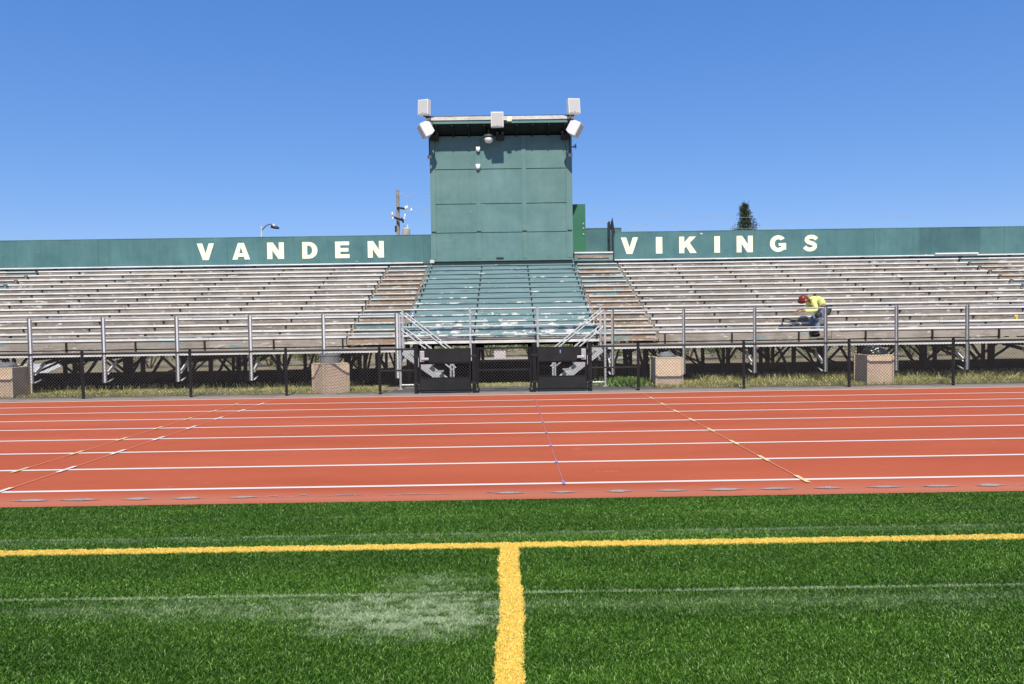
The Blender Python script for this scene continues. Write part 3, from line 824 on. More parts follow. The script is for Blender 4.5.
def flood(x, y, z, label):
    t = thing('floodlight', label, 'floodlight', (x,y,z), group='twin floodlights under the press box eave')
    q = MB().box(x-.15, x+.15, y-.05, y+.12, z-.05, z+.13); build(q, 'housing', M['dark'], t)
    for s in (-1,1): build(MB().lathe((x+s*.1, y-.02, z+.14), [(.03,0),(.05,.05),(.045,.09)], 10), 'lamp_head', M['galv_dull'], t)
flood(px_at(435.5,25.3), 25.28, at(435,139,25.3).z, 'dark twin floodlight at the left end under the eave')
flood(px_at(500.5,25.3), 25.28, at(500,138.5,25.3).z, 'dark twin floodlight in the middle under the eave')
flood(px_at(565,25.3), 25.28, at(565,137.5,25.3).z, 'dark twin floodlight at the right end under the eave')
x = px_at(489.3, 25.2)
t = thing('dome_light', 'round white dome lamp hanging under the press box eave', 'lamp', (x,25.1,at(489,138.6,25.1).z+.05))
build(MB().lathe((x,25.1,at(489,138.6,25.1).z), [(.03,-.16),(.11,-.14),(.155,-.06),(.16,0),(.1,.03)], 20), 'diffuser', M['white'], t, smooth=True)
build(MB().lathe((x,25.1,at(489,138.6,25.1).z+.035), [(.12,0),(.19,.02),(.19,.08),(.05,.12)], 20).tube([(x,25.1,at(489,138.6,25.1).z+.14),(x,25.1,TS+.12)], .02), 'housing', M['galv_dull'], t)
def wall_cam(px, py, label, s=.11):
    Y = TY-.12; x = px_at(px, Y); x = at(px,py,Y).x; z = at(px,py,Y).z
    t = thing('security_camera', label, 'camera', (x,TY,z), group='small white cameras on the press box wall')
    build(MB().box(x-s*.7, x+s*.7, TY-.14, TY-.037, z+s*.1, z+s*.9), 'housing', M['white'], t, bevel=.01)
    build(MB().lathe((x,TY-.1,z-s*.75), [(.015,0),(s*.5,.02),(s*.62,s*.5),(s*.6,s*.8)], 14), 'lens_dome', M['white'], t, smooth=True)
wall_cam(478, 149.5, 'upper small white camera on the press box wall near the eave')
wall_cam(478, 167, 'lower small white camera on the press box wall seam', .12)
wall_cam(430.6, 167, 'small white camera at the left corner of the press box', .07)
for px, lab in ((430.3,'grey conduit box at the left edge of the press box'),(569.5,'grey conduit box at the right edge of the press box')):
    x = px_at(px, TY); z = at(px, 157.5 if px < 500 else 155.5, TY).z
    t = thing('conduit_box', lab, 'conduit box', (x,TY,z), group='conduit boxes on the press box')
    build(MB().box(x-.07, x+.09, TY-.13, TY-.037, z-.06, z+.06), 'housing', M['galv'], t, bevel=.008)
    build(MB().tube([(x,TY-.07,z+.06),(x,TY-.07,z+.7)], .015), 'conduit', M['dark'], t)
x = px_at(572.5, TY); z = at(572.5,147,TY).z
t = thing('antenna', 'small dark antenna sticking out from the right press box corner', 'antenna', (x,TY,z))
build(MB().tube([(x-.08,TY+.05,z),(x+.12,TY-.1,z)], .02).tube([(x+.1,TY-.1,z-.09),(x+.1,TY-.1,z+.09)], .018).tube([(x+.04,TY-.1,z-.06),(x+.04,TY-.1,z+.06)], .014), 'rods', M['dark'], t)

# loudspeakers
def speaker(c, face, roll, size, label, br):
    """c = centre, face = direction the grille looks, size = (w, h, d)"""
    w_, h_, d_ = size
    t = thing('loudspeaker', label, 'loudspeaker', c, group='white loudspeakers on the press box roof edge')
    f = Vector(face).normalized(); r = f.cross(Vector((0,0,1))).normalized(); u = r.cross(f)
    r, u = (math.cos(roll)*r+math.sin(roll)*u, -math.sin(roll)*r+math.cos(roll)*u)
    Mx = Matrix((( r.x,-f.x,u.x,0),(r.y,-f.y,u.y,0),(r.z,-f.z,u.z,0),(0,0,0,1)))
    m = MB(); k = .72
    vs = [(-w_/2,-d_/2,-h_/2),(w_/2,-d_/2,-h_/2),(w_/2,-d_/2,h_/2),(-w_/2,-d_/2,h_/2),(-w_/2,d_*.1,-h_/2),(w_/2,d_*.1,-h_/2),(w_/2,d_*.1,h_/2),(-w_/2,d_*.1,h_/2),
          (-w_/2*k,d_/2,-h_/2*k),(w_/2*k,d_/2,-h_/2*k),(w_/2*k,d_/2,h_/2*k),(-w_/2*k,d_/2,h_/2*k)]
    m.add(vs, [(0,1,2,3),(0,4,5,1),(1,5,6,2),(2,6,7,3),(3,7,4,0),(4,8,9,5),(5,9,10,6),(6,10,11,7),(7,11,8,4),(11,10,9,8)])
    build(m.xform(Mx), 'cabinet', M['white'], t, local=True, bevel=.015)
    g = MB().box(-w_/2+.03, w_/2-.03, -d_/2-.012, -d_/2-.002, -h_/2+.03, h_/2-.03)
    build(g.xform(Mx), 'grille', M['grille'], t, local=True)
    lg = MB().box(-.02, .02, -d_/2-.016, -d_/2-.0125, -h_/2+.05, -h_/2+.066); build(lg.xform(Mx), 'badge', M['dark'], t, local=True)
    for a, b in br: build(MB().tube([Vector(a)-Vector(c), Vector(b)-Vector(c)], .022, 6), 'bracket', M['dark'], t, local=True)
    return t
YS = TY-OV-.12
def sp(px, py, Y): return tuple(at(px, py, Y))
rim = TF+.2
a = sp(425.3,108.2,YS); speaker(a, (-.46,-1,-.02), R(3), (.42,.53,.34), 'upper left white loudspeaker standing above the press box roof corner', [((a[0]-.05,YS,a[2]-.27),(a[0]+.12,YS+.1,rim-.02)),((a[0]+.1,YS,a[2]-.27),(a[0]+.2,YS+.1,rim-.02)),((a[0]-.08,YS,rim+.06),(a[0]+.3,YS+.08,rim+.02))])
a = sp(426.3,129.6,YS); speaker(a, (-.9,-.42,-.55), R(-4), (.40,.5,.42), 'lower left white loudspeaker hung facing outward below the roof corner', [((a[0]+.08,YS,a[2]+.18),(a[0]+.16,YS+.1,rim)),((a[0]+.2,YS+.05,a[2]+.02),(a[0]+.22,YS+.12,rim))])
a = sp(497.2,120.2,YS); speaker(a, (0.02,-1,-.12), 0, (.45,.52,.36), 'middle white loudspeaker fixed on the front roof edge', [((a[0],YS+.15,a[2]),(a[0],YS+.16,rim)),((a[0]+.2,YS+.05,a[2]),(a[0]+.36,YS+.1,a[2]))])
a = sp(572.8,107.2,YS); speaker(a, (.26,-1,-.02), R(-3), (.44,.53,.34), 'upper right white loudspeaker standing above the press box roof corner', [((a[0]+.05,YS,a[2]-.27),(a[0]-.1,YS+.1,rim-.02)),((a[0]-.12,YS,a[2]-.27),(a[0]-.2,YS+.1,rim-.02)),((a[0]+.08,YS,rim+.06),(a[0]-.3,YS+.08,rim+.02))])
a = sp(574.3,128.6,YS); speaker(a, (.9,-.42,-.55), R(4), (.40,.5,.42), 'lower right white loudspeaker hung facing outward below the roof corner', [((a[0]-.08,YS,a[2]+.18),(a[0]-.16,YS+.1,rim)),((a[0]-.2,YS+.05,a[2]+.02),(a[0]-.22,YS+.12,rim))])
a = sp(509.3,119.3,TY-OV-.1)
t = thing('junction_box', 'small cream junction box on the roof edge beside the middle loudspeaker', 'junction box', a)
build(MB().box(a[0]-.085, a[0]+.085, a[1]-.05, a[1]+.035, a[2]-.08, a[2]+.085), 'housing', M['cream'], t, bevel=.01)
build(MB().tube([(a[0]-.08,a[1],a[2]-.02),(a[0]-.3,a[1],a[2]-.02)], .02), 'conduit', M['galv'], t)

# rear door, back wall and open gate at the head of the right aisle
t = thing('door', 'tall deep green door leaf standing open beside the press box', 'door', (2.72,26.9,4.2))
build(MB().box(2.45, 3.08, 26.9, 26.95, 4.2, 6.22), 'door_leaf', M['green_door'], t)
m = MB()
for z in (5.25,5.02,4.88+.55): m.box(2.97, 3.02, 26.87, 26.897, z, z+.06)
build(m, 'latch', M['galv'], t)
t = thing('rear_wall', 'short teal wall panel closing the landing behind the right aisle', 'wall', (3.4,27.6,4.2))
build(MB().box(2.9, 4.6, 27.6, 27.65, 3.6, 5.35), 'wall_panel', M['parapet'], t)
build(MB().box(2.9, 4.6, 27.58, 27.67, 5.352, 5.38), 'cap_strip', M['tower_trim'], t)
t = thing('gate_leaf', 'narrow black gate leaf standing open left of the parapet end', 'gate', (3.8,25.9,4.2))
m = MB().add([(3.80,26.0,4.2),(3.96,26.6,4.2),(3.96,26.6,5.5),(3.80,26.0,5.35),(3.84,26.0,4.2),(4.0,26.6,4.2),(4.0,26.6,5.5),(3.84,26.0,5.35)],
    [(0,3,2,1),(4,5,6,7),(0,1,5,4),(1,2,6,5),(2,3,7,6),(3,0,4,7)])
build(m, 'gate_panel', M['black_panel'], t)
t = thing('gate_post', 'black pointed gate post at the inner end of the right parapet', 'post', (3.95,25.55,4.0))
m = MB().box(3.90, 3.965, 25.5, 25.58, 3.75, 5.15)
m.add([(3.82,25.6,5.1),(4.02,25.52,4.9),(3.93,25.56,5.5),(3.82,25.64,5.1),(4.02,25.56,4.9),(3.93,25.6,5.5)], [(0,1,2),(5,4,3),(0,3,4,1),(1,4,5,2),(2,5,3,0)])
build(m, 'post', M['black_panel'], t)

# ------------------------------------------------------------------ chain link fence and gates
FY, FT = 16.25, 1.07
def diamond(x0, x1, z0, z1, y, p=.074, r=.0026):
    """woven wire: two families of thin slanted wires"""
    m = MB(); hgt = z1-z0
    n = int((x1-x0+hgt)/p)+1
    for d in (1,-1):
        for i in range(n):
            s = x0-hgt+i*p if d > 0 else x0+i*p
            pa, pb = (s, z0), (s+d*hgt, z1)
            # clip to x0..x1
            def clipx(pa, pb, xl):
                tt = (xl-pa[0])/(pb[0]-pa[0]); return (xl, pa[1]+tt*(pb[1]-pa[1]))
            lo, hi = (pa, pb) if pa[0] < pb[0] else (pb, pa)
            if hi[0] <= x0 or lo[0] >= x1: continue
            if lo[0] < x0: lo = clipx(lo, hi, x0)
            if hi[0] > x1: hi = clipx(lo, hi, x1)
            if hi[0]-lo[0] < .01: continue
            yy = y+.003*d
            m.bar((lo[0],yy,lo[1]),(hi[0],yy,hi[1]), r*2, r*2)
    return m
def fence(label, posts, gate_x, midspan):
    a, b = min(posts+[gate_x]), max(posts+[gate_x])
    t = thing('chain_link_fence', label, 'fence', ((a+b)/2, FY, 0), group='black chain link fence runs along the track')
    for x in posts:
        build(MB().tube([(x,FY,-.02),(x,FY,FT+.03)], .034, 10).lathe((x,FY,FT+.03), [(.036,0),(.03,.03),(.01,.045)], 10), 'fence_post', M['blackpaint'], t, smooth=False)
    build(MB().tube([(a,FY-.0,FT-.005),(b,FY,FT-.005)], .024, 8), 'top_rail', M['blackpaint'], t)
    build(MB().tube([(midspan[0],FY,.56),(midspan[1],FY,.56)], .02, 8), 'middle_rail', M['blackpaint'], t)
    build(MB().tube([(a,FY-.036,.05),(b,FY-.036,.05)], .006, 6), 'tension_wire', M['mesh'], t)
    build(diamond(a, b, .04, FT+.015, FY-.04), 'wire_mesh', M['mesh'], t)
    return t
def fpx(p, Y=FY): return (p-509.3)*Y/685
GL, GR = fpx(416.6), fpx(590.5)
lposts = [fpx(p) for p in (-136,-24,83.7,191,286.5,380)]
rposts = [fpx(p) for p in (639,745,851,956,1062,1170)]
fl_ = fence('black chain link fence left of the gates in front of the bleachers', lposts, GL, (lposts[-1], GL))
fr_ = fence('black chain link fence right of the gates in front of the bleachers', rposts, GR, (GR, rposts[0]))
def gpost(x, label):
    t = thing('gate_post', label, 'post', (x,FY,0), group='black square gate posts')
    build(MB().box(x-.045, x+.045, FY-.045, FY+.045, -.02, 1.16), 'post', M['blackpaint'], t)
    build(MB().box(x-.052, x+.052, FY-.052, FY+.052, 1.161, 1.185), 'cap', M['blackpaint'], t)
    q = MB()
    for z in (.22, .86): q.box(x-.06, x+.06, FY-.06, FY+.06, z, z+.05)
    build(q, 'hinge', M['dark'], t)
gx = [GL, fpx(474.4), fpx(534.8), GR]
for x, lab in zip(gx, ('gate post at the left side of the left boarded leaf','gate post between the left leaf and the wire gate','gate post between the wire gate and the right leaf','gate post at the right side of the right boarded leaf')): gpost(x, lab)
def leaf(a, b, lab, latch_left):
    t = thing('gate_leaf', lab, 'gate', ((a+b)/2, FY, 0), group='boarded black gate leaves')
    y0, y1 = FY-.02, FY+.02
    m = MB().box(a, a+.045, y0, y1, .05, 1.07).box(b-.045, b, y0, y1, .05, 1.07)
    for z in (.05, .345, .70, 1.03): m.box(a+.046, b-.046, y0, y1, z, z+.04)
    build(m, 'gate_frame', M['blackpaint'], t)
    build(MB().box(a+.03, b-.03, FY-.035, FY-.022, .735, 1.045), 'upper_board', M['gate_panel'], t)
    build(MB().box(a+.03, b-.03, FY-.035, FY-.022, .085, .35), 'lower_board', M['gate_panel'], t)
    build(diamond(a+.045, b-.045, .36, .73, FY+.012), 'wire_mesh', M['mesh'], t)
    x = a+.09 if latch_left else b-.09
    lt = build(MB().box(x-.055, x+.055, FY-.1, FY-.037, .76, 1.02).box(x-.02 if latch_left else x-.16, x+.16 if latch_left else x+.02, FY-.13, FY-.1, .80, .86), 'latch', M['galv'], t, bevel=.012)
    if not latch_left:
        x = a+.55; build(MB().box(x-.012, x+.012, FY-.039, FY-.036, .92, 1.0), 'tape_mark', plain('blue tape', (.2,.3,.62), .6), t)
leaf(gx[0]+.065, gx[1]-.07, 'left gate leaf with two black boards and a grey latch', True)
leaf(gx[2]+.07, gx[3]-.065, 'right gate leaf with two black boards and a grey latch', False)
a, b = gx[1]+.06, gx[2]-.06
t = thing('wire_gate', 'black chain link gate with a white notice in the middle', 'gate', ((a+b)/2,FY,0))
m = MB().box(a, a+.045, FY-.02, FY+.02, .06, 1.08).box(b-.045, b, FY-.02, FY+.02, .06, 1.08)
for z in (.52, 1.04): m.box(a+.046, b-.046, FY-.02, FY+.02, z, z+.04)
build(m, 'gate_frame', M['blackpaint'], t)
build(diamond(a+.045, b-.045, .08, 1.05, FY-.024), 'wire_mesh', M['mesh'], t)
q = MB()
for x in (a+.01, b-.01): q.lathe((x,FY,0.005), [(.05,.02),(.07,.06),(.05,.12)], 10)
build(q, 'caster', M['dark'], t)
x = fpx(500.6)
t = thing('notice', 'small white notice tied behind the middle wire gate', 'notice', (x,FY,.86))
build(MB().box(x-.135, x+.135, FY+.024, FY+.03, .815, 1.005), 'sheet', M['paper'], t)

# ------------------------------------------------------------------ rubbish bins
def bin_(cx, cy, ang, label, side=.63, top=.735, kind='barrel'):
    t = thing('litter_bin', label, 'litter bin', (cx,cy,0), group='square pebble faced litter bins', rotz=ang)
    h = side/2
    m = MB(); wl = .07
    m.box(-h,h,-h,-h+wl,.0,top-.03).box(-h,h,h-wl,h,.0,top-.03).box(-h,-h+wl,-h+wl,h-wl,.0,top-.03).box(h-wl,h,-h+wl,h-wl,.0,top-.03)
    build(m, 'shell', M['aggregate'], t, local=True)
    m = MB()
    m.box(-h-.008,h+.008,-h-.008,-h+wl,top-.029,top).box(-h-.008,h+.008,h-wl,h+.008,top-.029,top).box(-h-.008,-h+wl,-h+wl,h-wl,top-.029,top).box(h-wl,h+.008,-h+wl,h-wl,top-.029,top)
    for sx in (-1,1):
        for sy in (-1,1): m.box(sx*h-.022+sx*.006, sx*h+.022+sx*.006, sy*h-.022+sy*.006, sy*h+.022+sy*.006, .002, top-.03)
    build(m, 'rim', M['aggregate_rim'], t, local=True, bevel=.006)
    if kind == 'barrel':
        build(MB().lathe((0,0,.05), [(.21,0),(.22,.3),(.225,.62),(.24,.63),(.24,.68),(.23,.69),(.235,.86),(.25,.865),(.25,.90),(.22,.9),(.215,.6)], 24), 'barrel', M['barrel'], t, local=True, smooth=False)
    elif kind == 'bag':
        me = bag_mesh(.25, .23); link('bag', me, M['bag'], t, smooth=True).location = (0,0,.72)
    else:
        build(MB().lathe((0,0,.05), [(.21,0),(.22,.3),(.225,.66),(.24,.67),(.24,.72),(.2,.72),(.2,.5)], 24), 'barrel', M['barrel'], t, local=True)
        me = bag_mesh(.2, .12); link('bag', me, M['barrel'], t, smooth=True).location = (.0,0,.74)
    return t
def bag_mesh(r, hgt):
    bm = bmesh.new(); bmesh.ops.create_icosphere(bm, subdivisions=4, radius=1)
    rr = random.Random(4)
    import mathutils
    for v in bm.verts:
        n = mathutils.noise.noise(v.co*3.1)*.22+mathutils.noise.noise(v.co*8)*.1
        f = 1+n; v.co = Vector((v.co.x*r*f, v.co.y*r*f, v.co.z*hgt*f))
    me = bpy.data.meshes.new('bag'); bm.to_mesh(me); bm.free(); return me
bin_(-12.52, 17.17, 0, 'pebble faced litter bin at the left end under the grey rows', .66, .735, 'plain')
bx = fpx(327.3, 16.42)
bin_(bx-.03, 16.42+.44, R(45-6), 'pebble faced litter bin turned cornerwise with a grey barrel in it', .63, .735, 'barrel')
bin_(3.99, 17.32, 0, 'pebble faced litter bin just right of the right bleacher stair', .64, .735, 'plain')
bin_(9.10, 17.02, 0, 'pebble faced litter bin with a black bag on top', .61, .735, 'bag')

# ------------------------------------------------------------------ worker
def skin_obj(name, verts, edges, radii, mat, parent, sub=2, root=0):
    me = bpy.data.meshes.new(name); me.from_pydata([Vector(v) for v in verts], edges, []); me.update()
    o = link(name, me, mat, parent)
    sk = o.modifiers.new('skin', 'SKIN'); sk.use_smooth_shade = True
    for i, r in enumerate(radii):
        d = me.skin_vertices[0].data[i]; d.radius = (r, r) if not isinstance(r, tuple) else r
        d.use_root = (i == root)
    ss = o.modifiers.new('sub', 'SUBSURF'); ss.levels = sub; ss.render_levels = sub
    return o
FZ = hk(1)-.22
pr_ = thing('person', 'worker in a neon yellow shirt and brown hard hat bending over the right rows', 'person', (wx,18.82,FZ))
m_skin = plain('skin', (.36,.2,.13), .55, var=.1); m_shirt = plain('neon yellow shirt', (.82,.93,.28), .8, var=.14, sc=14, bump=.5)
m_jean = plain('blue work jeans', (.15,.2,.3), .85, var=.35, sc=9); m_hat = plain('brown hard hat shell', (.20,.035,.014), .35, var=.15)
m_dark = plain('dark knee pads and belt', (.035,.035,.03), .7, var=.4, sc=12)
# local coordinates, x to the right of the picture, y away, z up; origin at the feet
hip = Vector((.26,-.02,.79)); chest = Vector((-.02,-.02,1.06)); sh = Vector((-.13,-.02,1.03)); neck = Vector((-.2,-.02,1.02)); head = Vector((-.30,-.03,1.0))
V_ = [hip, hip.lerp(chest,.5)+Vector((0,0,.085)), chest+Vector((0,0,.02)), neck, head,
      sh+Vector((.03,-.17,-.03)), Vector((-.02,-.24,.72)), Vector((-.31,-.17,.72)), Vector((-.40,-.14,.71)),
      sh+Vector((.03,.15,-.03)), Vector((-.06,.2,.76)), Vector((-.30,.06,.77)), Vector((-.38,.0,.75)),
      hip+Vector((.0,-.1,-.06)), Vector((.02,-.15,.47)), Vector((.07,-.11,.1)), Vector((-.05,-.12,.05)),
      hip+Vector((.0,.1,-.06)), Vector((-.02,.12,.45)), Vector((.12,.1,.1)), Vector((0,.1,.05))]
E_ = [(0,1),(1,2),(2,3),(3,4),(2,5),(5,6),(6,7),(7,8),(2,9),(9,10),(10,11),(11,12),(0,13),(13,14),(14,15),(15,16),(0,17),(17,18),(18,19),(19,20)]
Rr = [.14,.13,.14,.055,.09,.06,.042,.032,.03,.06,.042,.032,.03,.085,.06,.04,.03,.085,.06,.04,.03]
skin_obj('body', V_, E_, Rr, m_skin, pr_)
def sub(idx, edges, rad, name, mat, ext=None):
    mp = {i: k for k, i in enumerate(idx)}
    skin_obj(name, [V_[i] for i in idx], [(mp[a], mp[b]) for a, b in edges], rad, mat, pr_)
V_.append(V_[7].lerp(V_[8], .2)); V_.append(V_[11].lerp(V_[12], .2)); V_.append(V_[2].lerp(V_[3], .6))
sub([0,1,2,5,6,21,9,10,22,23], [(0,1),(1,2),(2,5),(5,6),(6,21),(2,9),(9,10),(10,22),(2,23)], [.15,.165,.165,.085,.06,.046,.085,.06,.046,.075], 'shirt', m_shirt)
V_.append(V_[14].lerp(V_[15], .9)); V_.append(V_[18].lerp(V_[19], .9))
sub([0,13,14,24,17,18,25], [(0,13),(13,14),(14,24),(0,17),(17,18),(18,25)], [.155,.11,.08,.07,.11,.08,.07], 'trousers', m_jean)
skin_obj('knee_pad', [V_[14]+Vector((-.03,-.03,.06)), V_[14]+Vector((-.03,-.03,-.1))], [(0,1)], [.085,.075], m_dark, pr_)
skin_obj('knee_pad', [V_[13].lerp(V_[14],.35)+Vector((-.03,-.03,0)), V_[14]+Vector((-.05,-.02,.08))], [(0,1)], [.1,.085], m_dark, pr_)
bl = skin_obj('tool_belt', [hip+Vector((.02,-.2,-.02)), hip+Vector((.07,-.12,-.03)), hip+Vector((.1,.08,-.02))], [(0,1),(1,2)], [.09,.125,.12], m_dark, pr_)
skin_obj('pouch', [hip+Vector((.02,-.2,-.04)), hip+Vector((.03,-.21,-.2))], [(0,1)], [.07,.075], m_dark, bl)
for i in (15, 19):
    f = V_[i]; skin_obj('shoe', [f+Vector((.05,0,-.02)), f+Vector((0,0,-.05)), f+Vector((-.10,0,-.06)), f+Vector((-.18,0,-.065))], [(0,1),(1,2),(2,3)], [.05,.05,.042,.035], M['dark'], pr_)
hm = bmesh.new(); bmesh.ops.create_uvsphere(hm, u_segments=24, v_segments=14, radius=1)
for v in hm.verts:
    z = max(v.co.z, -.12); v.co = Vector((v.co.x*.125, v.co.y*.115, z*.135))
me = bpy.data.meshes.new('hard_hat'); hm.to_mesh(me); hm.free()
ht = link('hard_hat', me, m_hat, pr_, smooth=True); ht.location = head+Vector((-.015,-.02,.03)); ht.rotation_euler = (R(38),R(-38),0)
bmsh = MB().lathe((0,0,-.022), [(.11,0),(.142,.004),(.142,.012),(.11,.018)], 24)
br = build(bmsh, 'hat_brim', m_hat, ht, local=True); br.scale = (1.05,.95,1)
st = MB().box(-.02,.02,-.128,-.118,.04,.075); build(st, 'sticker', M['white'], ht, local=True)
# head features: nose, ears, hair below the hat
build(MB().lathe((0,0,0), [(.004,-.02),(.016,-.01),(.012,.012),(.003,.02)], 8), 'nose', m_skin, pr_, local=True, smooth=True).location = head+Vector((-.09,-.03,-.06))
build(MB().lathe((0,0,0), [(.006,-.03),(.022,-.01),(.022,.015),(.006,.03)], 8), 'ear', m_skin, pr_, local=True, smooth=True).location = head+Vector((.02,-.09,-.03))
# hands: palm with five bent fingers each
for wr, sgn in ((8,-1),(12,1)):
    w0 = V_[wr]; d = Vector((-1,0,-.25)).normalized(); s = Vector((0,1,0)); dn = Vector((-.2,0,-1)).normalized()
    vs = [w0, w0+d*.05]; es = [(0,1)]; rs = [.026,.034]
    for j, ln in enumerate((.066,.074,.07,.055)):
        b0 = w0+d*.085+s*(j-1.5)*.021; n0 = len(vs)
        vs += [b0, b0+d*ln*.5+dn*ln*.2, b0+d*ln*.6+dn*ln*.7]; es += [(1,n0),(n0,n0+1),(n0+1,n0+2)]; rs += [.0105,.0095,.008]
    n0 = len(vs); vs += [w0+d*.035-s*.038*sgn*-1, w0+d*.07-s*.05*sgn*-1+dn*.02]; es += [(1,n0),(n0,n0+1)]; rs += [.0115,.009]
    skin_obj('hand', vs, es, rs, m_skin, pr_, sub=1)
# the board he is working on, and a tool left on the rows
bd = thing('loose_board', 'dark loose board edge lying on the row left of the worker', 'board', (wx-.42,18.86,hk(2)-.1))
build(MB().box(wx-.92, wx-.12, 18.84, 18.9, hk(2)-.085, hk(2)-.05), 'board', M['dark'], bd)
build(MB().box(wx-.86, wx-.81, 18.82, 18.86, hk(2)+.002, hk(2)+.12).bar((wx-.8,18.84,hk(2)+.1),(wx-.35,18.84,hk(2)+.03), .03, .025), 'clamp', M['dark'], bd)
tx = (1016-506.4)*18.95/685
t = thing('power_drill', 'small yellow power drill lying on the second row at the right edge', 'tool', (tx,18.98,hk(2)+.001))
build(MB().tube([(tx-.04,18.98,hk(2)+.085),(tx+.06,18.98,hk(2)+.085)], [.028,.032], 12).box(tx+.01, tx+.05, 18.955, 19.005, hk(2)+.002, hk(2)+.08), 'drill_body', M['yellow_tool'], t)
build(MB().tube([(tx-.26,18.98,hk(2)+.06),(tx-.045,18.98,hk(2)+.085)], .012, 8), 'bit', M['dark'], t)

# ------------------------------------------------------------------ beyond the stand
def pole_at(px, Y, base=508): return (px-base)*Y/685
# utility pole
Y = 45; x = pole_at(398.6, Y, 506.5); top = at(398,190.3,Y).z
t = thing('utility_pole', 'grey wooden utility pole with transformer behind the left parapet', 'utility pole', (x,Y,0))
build(MB().tube([(x,Y,-.3),(x,Y,top)], [.14,.105], 12), 'pole', M['pole_wood'], t)
def zpx(py): return at(398,py,Y).z
m = MB().bar((x,Y-.12,zpx(208)),(x+.48,Y-.5,zpx(210)), .11, .12); build(m, 'crossarm', M['dark'], t)
m = MB().bar((x-.35,Y-.1,zpx(217)),(x+.42,Y-.6,zpx(222)), .11, .13).bar((x+.3,Y-.5,zpx(219)),(x+.42,Y-.5,zpx(224)), .09, .1); build(m, 'crossarm', M['dark'], t)
for ax, ay in ((-4.8,214.5),(-4.4,219),(7.6,216.5),(7.2,218.8),(8.2,208.8),(10.0,208.3),(14,211)):
    xx = x+ax*Y/685; build(MB().lathe((xx,Y-.3,zpx(ay)), [(.04,-.1),(.085,-.06),(.05,-.02),(.085,.02),(.05,.06),(.03,.12)], 10), 'insulator', M['white'], t, smooth=True)
m = MB().lathe((x+.55,Y-.25,zpx(236.5)), [(.24,0),(.26,.06),(.26,.42),(.2,.5),(.05,.52)], 16)
tr = build(m, 'transformer', M['rust'], t)
for ax in (-.12,.1): build(MB().lathe((x+.55+ax,Y-.25,zpx(230)+.05), [(.03,0),(.06,.05),(.03,.1),(.05,.15),(.02,.24)], 8), 'bushing', M['white'], tr)
build(MB().box(x-.2, x-.1, Y-.16, Y+.1, zpx(232), zpx(226)), 'cutout', M['dark'], t)
# power lines to the next pole out of sight on the right
def wires(z0, x1, y1, z1, sag, lab, xs0):
    tt = thing('power_line', lab, 'power line', (xs0,Y,z0), group='thin power lines from the utility pole')
    n = 30; pts = []
    for i in range(n+1):
        u = i/n; pts.append((xs0+(x1-xs0)*u, Y-.35+(y1-Y)*u, z0+(z1-z0)*u-sag*4*u*(1-u)))
    build(MB().tube(pts, .011, 5), 'wire', M['wire'], tt)
wires(zpx(194), 34, 58, 10.0, .7, 'topmost thin power line running right from the utility pole', x)
wires(zpx(207.5), 34, 58, 9.0, .6, 'second thin power line running right from the utility pole', x+.45)
wires(zpx(211.5), 34, 58, 8.3, .6, 'lowest thin power line running right from the utility pole', x+.6)
build(MB().tube([(x+.1,Y-.1,zpx(194)),(x+.9,Y-.3,zpx(198)),(x+.6,Y-.3,zpx(205)),(x+.5,Y-.3,zpx(208))], .01, 5), 'jumper_wire', M['wire'], t)
# street lamp
Y = 60; x = pole_at(263.2, Y, 506.8); zp = lambda py: at(263,py,Y).z
t = thing('street_lamp', 'pale street lamp with a curved arm behind the left parapet', 'street lamp', (x,Y,0))
build(MB().tube([(x,Y,-.3),(x,Y,zp(226.2))], [.12,.07], 12), 'pole', M['lamp_pole'], t)
sc_ = Y/685
arm = [(x+.05,Y,zp(230)),(x+2*sc_,Y,zp(228.3)),(x+5*sc_,Y,zp(225.5)),(x+8*sc_,Y,zp(224.3)),(x+10*sc_,Y,zp(224.6)),(x+11.5*sc_,Y,zp(226.3))]
build(MB().tube(arm, .05, 8), 'arm', M['galv_dull'], t)
hx = x+13.2*sc_
hd = build(MB().tube([(hx-.32,Y,zp(226.8)),(hx-.1,Y,zp(227.0)),(hx+.2,Y,zp(227.9)),(hx+.4,Y,zp(228.6))], [.12,.16,.13,.04], 10), 'lamp_head', M['dark'], t)
build(MB().lathe((hx-.08,Y,zp(226.4)), [(.1,-.1),(.12,.05),(.08,.16),(.02,.2)], 10), 'photocell', M['white'], hd)

def conifer(x, Y, top, label):
    t = thing('conifer_tree', label, 'tree', (x,Y,0))
    build(MB().tube([(x,Y,-.3),(x,Y,top*.5),(x,Y,top-.3)], [.3,.18,.03], 10), 'trunk', M['bark'], t)
    rr = np.random.default_rng(5); P = []
    def clump(c, n, s):
        for _ in range(n):
            d = rr.normal(0, 1, 3); d /= np.linalg.norm(d); e = np.cross(d, rr.normal(0,1,3)); e /= np.linalg.norm(e)
            cc = c+rr.normal(0, s*.6, 3); L = s*rr.uniform(.6,1.2); W = s*.22
            P.extend([cc-d*L/2-e*W/2, cc+d*L/2-e*W*.2, cc+d*L/2+e*W*.2, cc-d*L/2+e*W/2])
    z = 3.
    while z < top-.1:
        f = (top-z)/(top-3.); rad = .15+3.9*f**.85
        nb = int(5+7*f)
        for b in range(nb):
            a = rr.uniform(0, 2*math.pi); L = rad*rr.uniform(.35,1.2)
            for j in range(1, 6):
                u = j/5; c = np.array([x+math.cos(a)*L*u, Y+math.sin(a)*L*u, z+L*u*(.28-.1*f)-.25*L*u*(1-u)])
                clump(c, 11, .26+.16*f*u)
        z += .26+.2*f
    link('crown', np_mesh('crown', np.array(P)-np.array([x,Y,0]), 4, len(P)//4), M['conifer'], t)
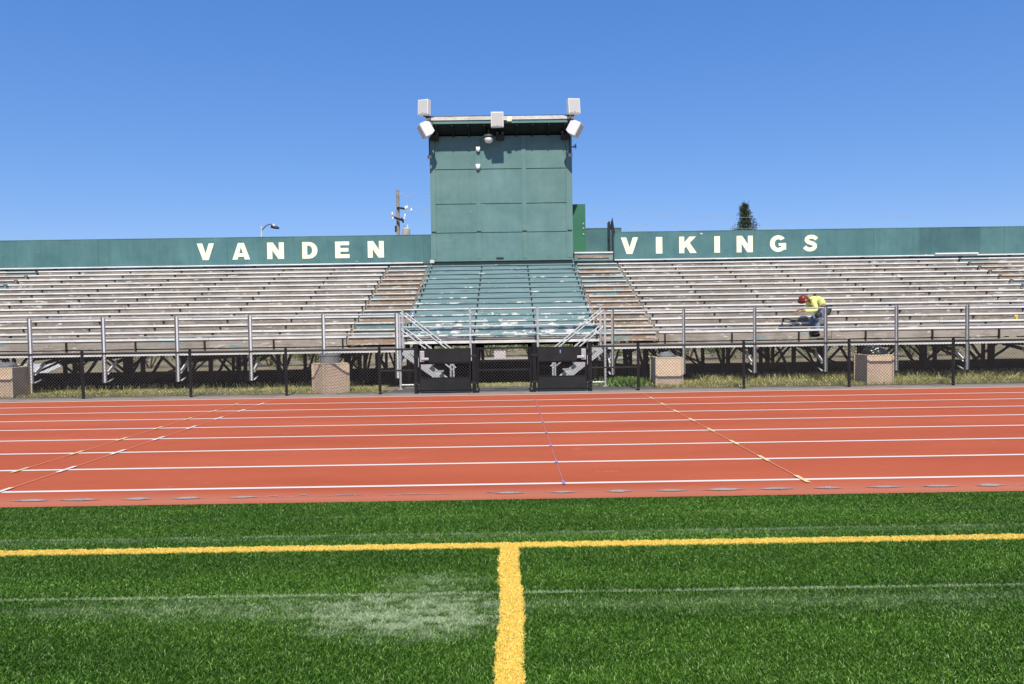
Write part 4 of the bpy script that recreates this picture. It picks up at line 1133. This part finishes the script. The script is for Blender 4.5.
Y = 80; conifer(pole_at(743.6, Y, 506.5), Y, at(743,204,Y).z, 'dark pointed conifer rising behind the right parapet')

# shrubs seen through the frame of the stand
def shrub_mesh(seed, w_, d_, h_, n=2600, s=.10):
    rr = np.random.default_rng(seed); P = np.zeros((n,4,3)); nb = 9
    C = np.stack([rr.uniform(-w_/2*.75, w_/2*.75, nb), rr.uniform(-d_/2*.6, d_/2*.6, nb), rr.uniform(.3, .75, nb)*h_], 1); rad = rr.uniform(.3,.5, nb)*h_
    k = rr.integers(0, nb, n); u = rr.normal(0,1,(n,3)); u /= np.linalg.norm(u, axis=1)[:,None]
    c = C[k]+u*(rad[k]*rr.uniform(.55,1.05,n))[:,None]; c[:,2] = np.abs(c[:,2])
    d = rr.normal(0,1,(n,3)); d /= np.linalg.norm(d, axis=1)[:,None]; e = np.cross(d, rr.normal(0,1,(n,3))); e /= np.linalg.norm(e, axis=1)[:,None]
    L = (s*rr.uniform(.6,1.4,n))[:,None]; W = L*.45
    P[:,0] = c-d*L/2; P[:,1] = c+e*W/2; P[:,2] = c+d*L/2; P[:,3] = c-e*W/2
    return np_mesh('foliage', P.reshape(-1,3), 4, n)
SHM = [shrub_mesh(1, 2.6, 1.3, 1.7), shrub_mesh(2, 3.0, 1.4, 2.0), shrub_mesh(3, 2.2, 1.2, 1.5)]
for m_, mt in zip(SHM, (M['shrub_dark'], M['shrub'], M['shrub'])): m_.materials.append(mt)
stem = MB()
for i in range(5): a = i*1.3; stem.tube([(0,0,-.1),(math.cos(a)*.3,math.sin(a)*.2,.5),(math.cos(a)*.7,math.sin(a)*.4,1.1)], [.04,.03,.015], 6)
stem_me = bpy.data.meshes.new('stem'); stem_me.from_pydata(stem.v, [], stem.f); stem_me.materials.append(M['bark'])
sp_ = [(-3.4,38.9,0),(-1.1,38.7,0),(1.2,38.8,0),(3.4,39.1,1)]
rs_ = random.Random(3)
for x0_, x1_ in ((-17.2,-6.2),(4.6,22.5)):
    xx_ = x0_
    while xx_ < x1_:
        sp_.append((xx_, 33.0+rs_.uniform(-.4,.7), rs_.choice((0,1,1,2)))); xx_ += rs_.uniform(1.5,2.5)
for x, y, k in sp_:
    t = thing('shrub', ('dark dense green shrub on the bare strip behind the bleachers' if k == 0 else 'loose olive green shrub on the bare strip behind the bleachers' if k == 1 else 'low light green shrub on the bare strip behind the bleachers'), 'shrub', (x,y,gz(y)), group='shrubs behind the bleachers, dark dense' if k == 0 else 'shrubs behind the bleachers, loose olive' if k == 1 else 'shrubs behind the bleachers, low light green', rotz=random.uniform(-.3,.3))
    for nm, me in (('foliage', SHM[k]), ('stem', stem_me)):
        o = bpy.data.objects.new(nm, me); COL.objects.link(o); o.parent = t
# loose scaffold pieces in the shade beneath the stand
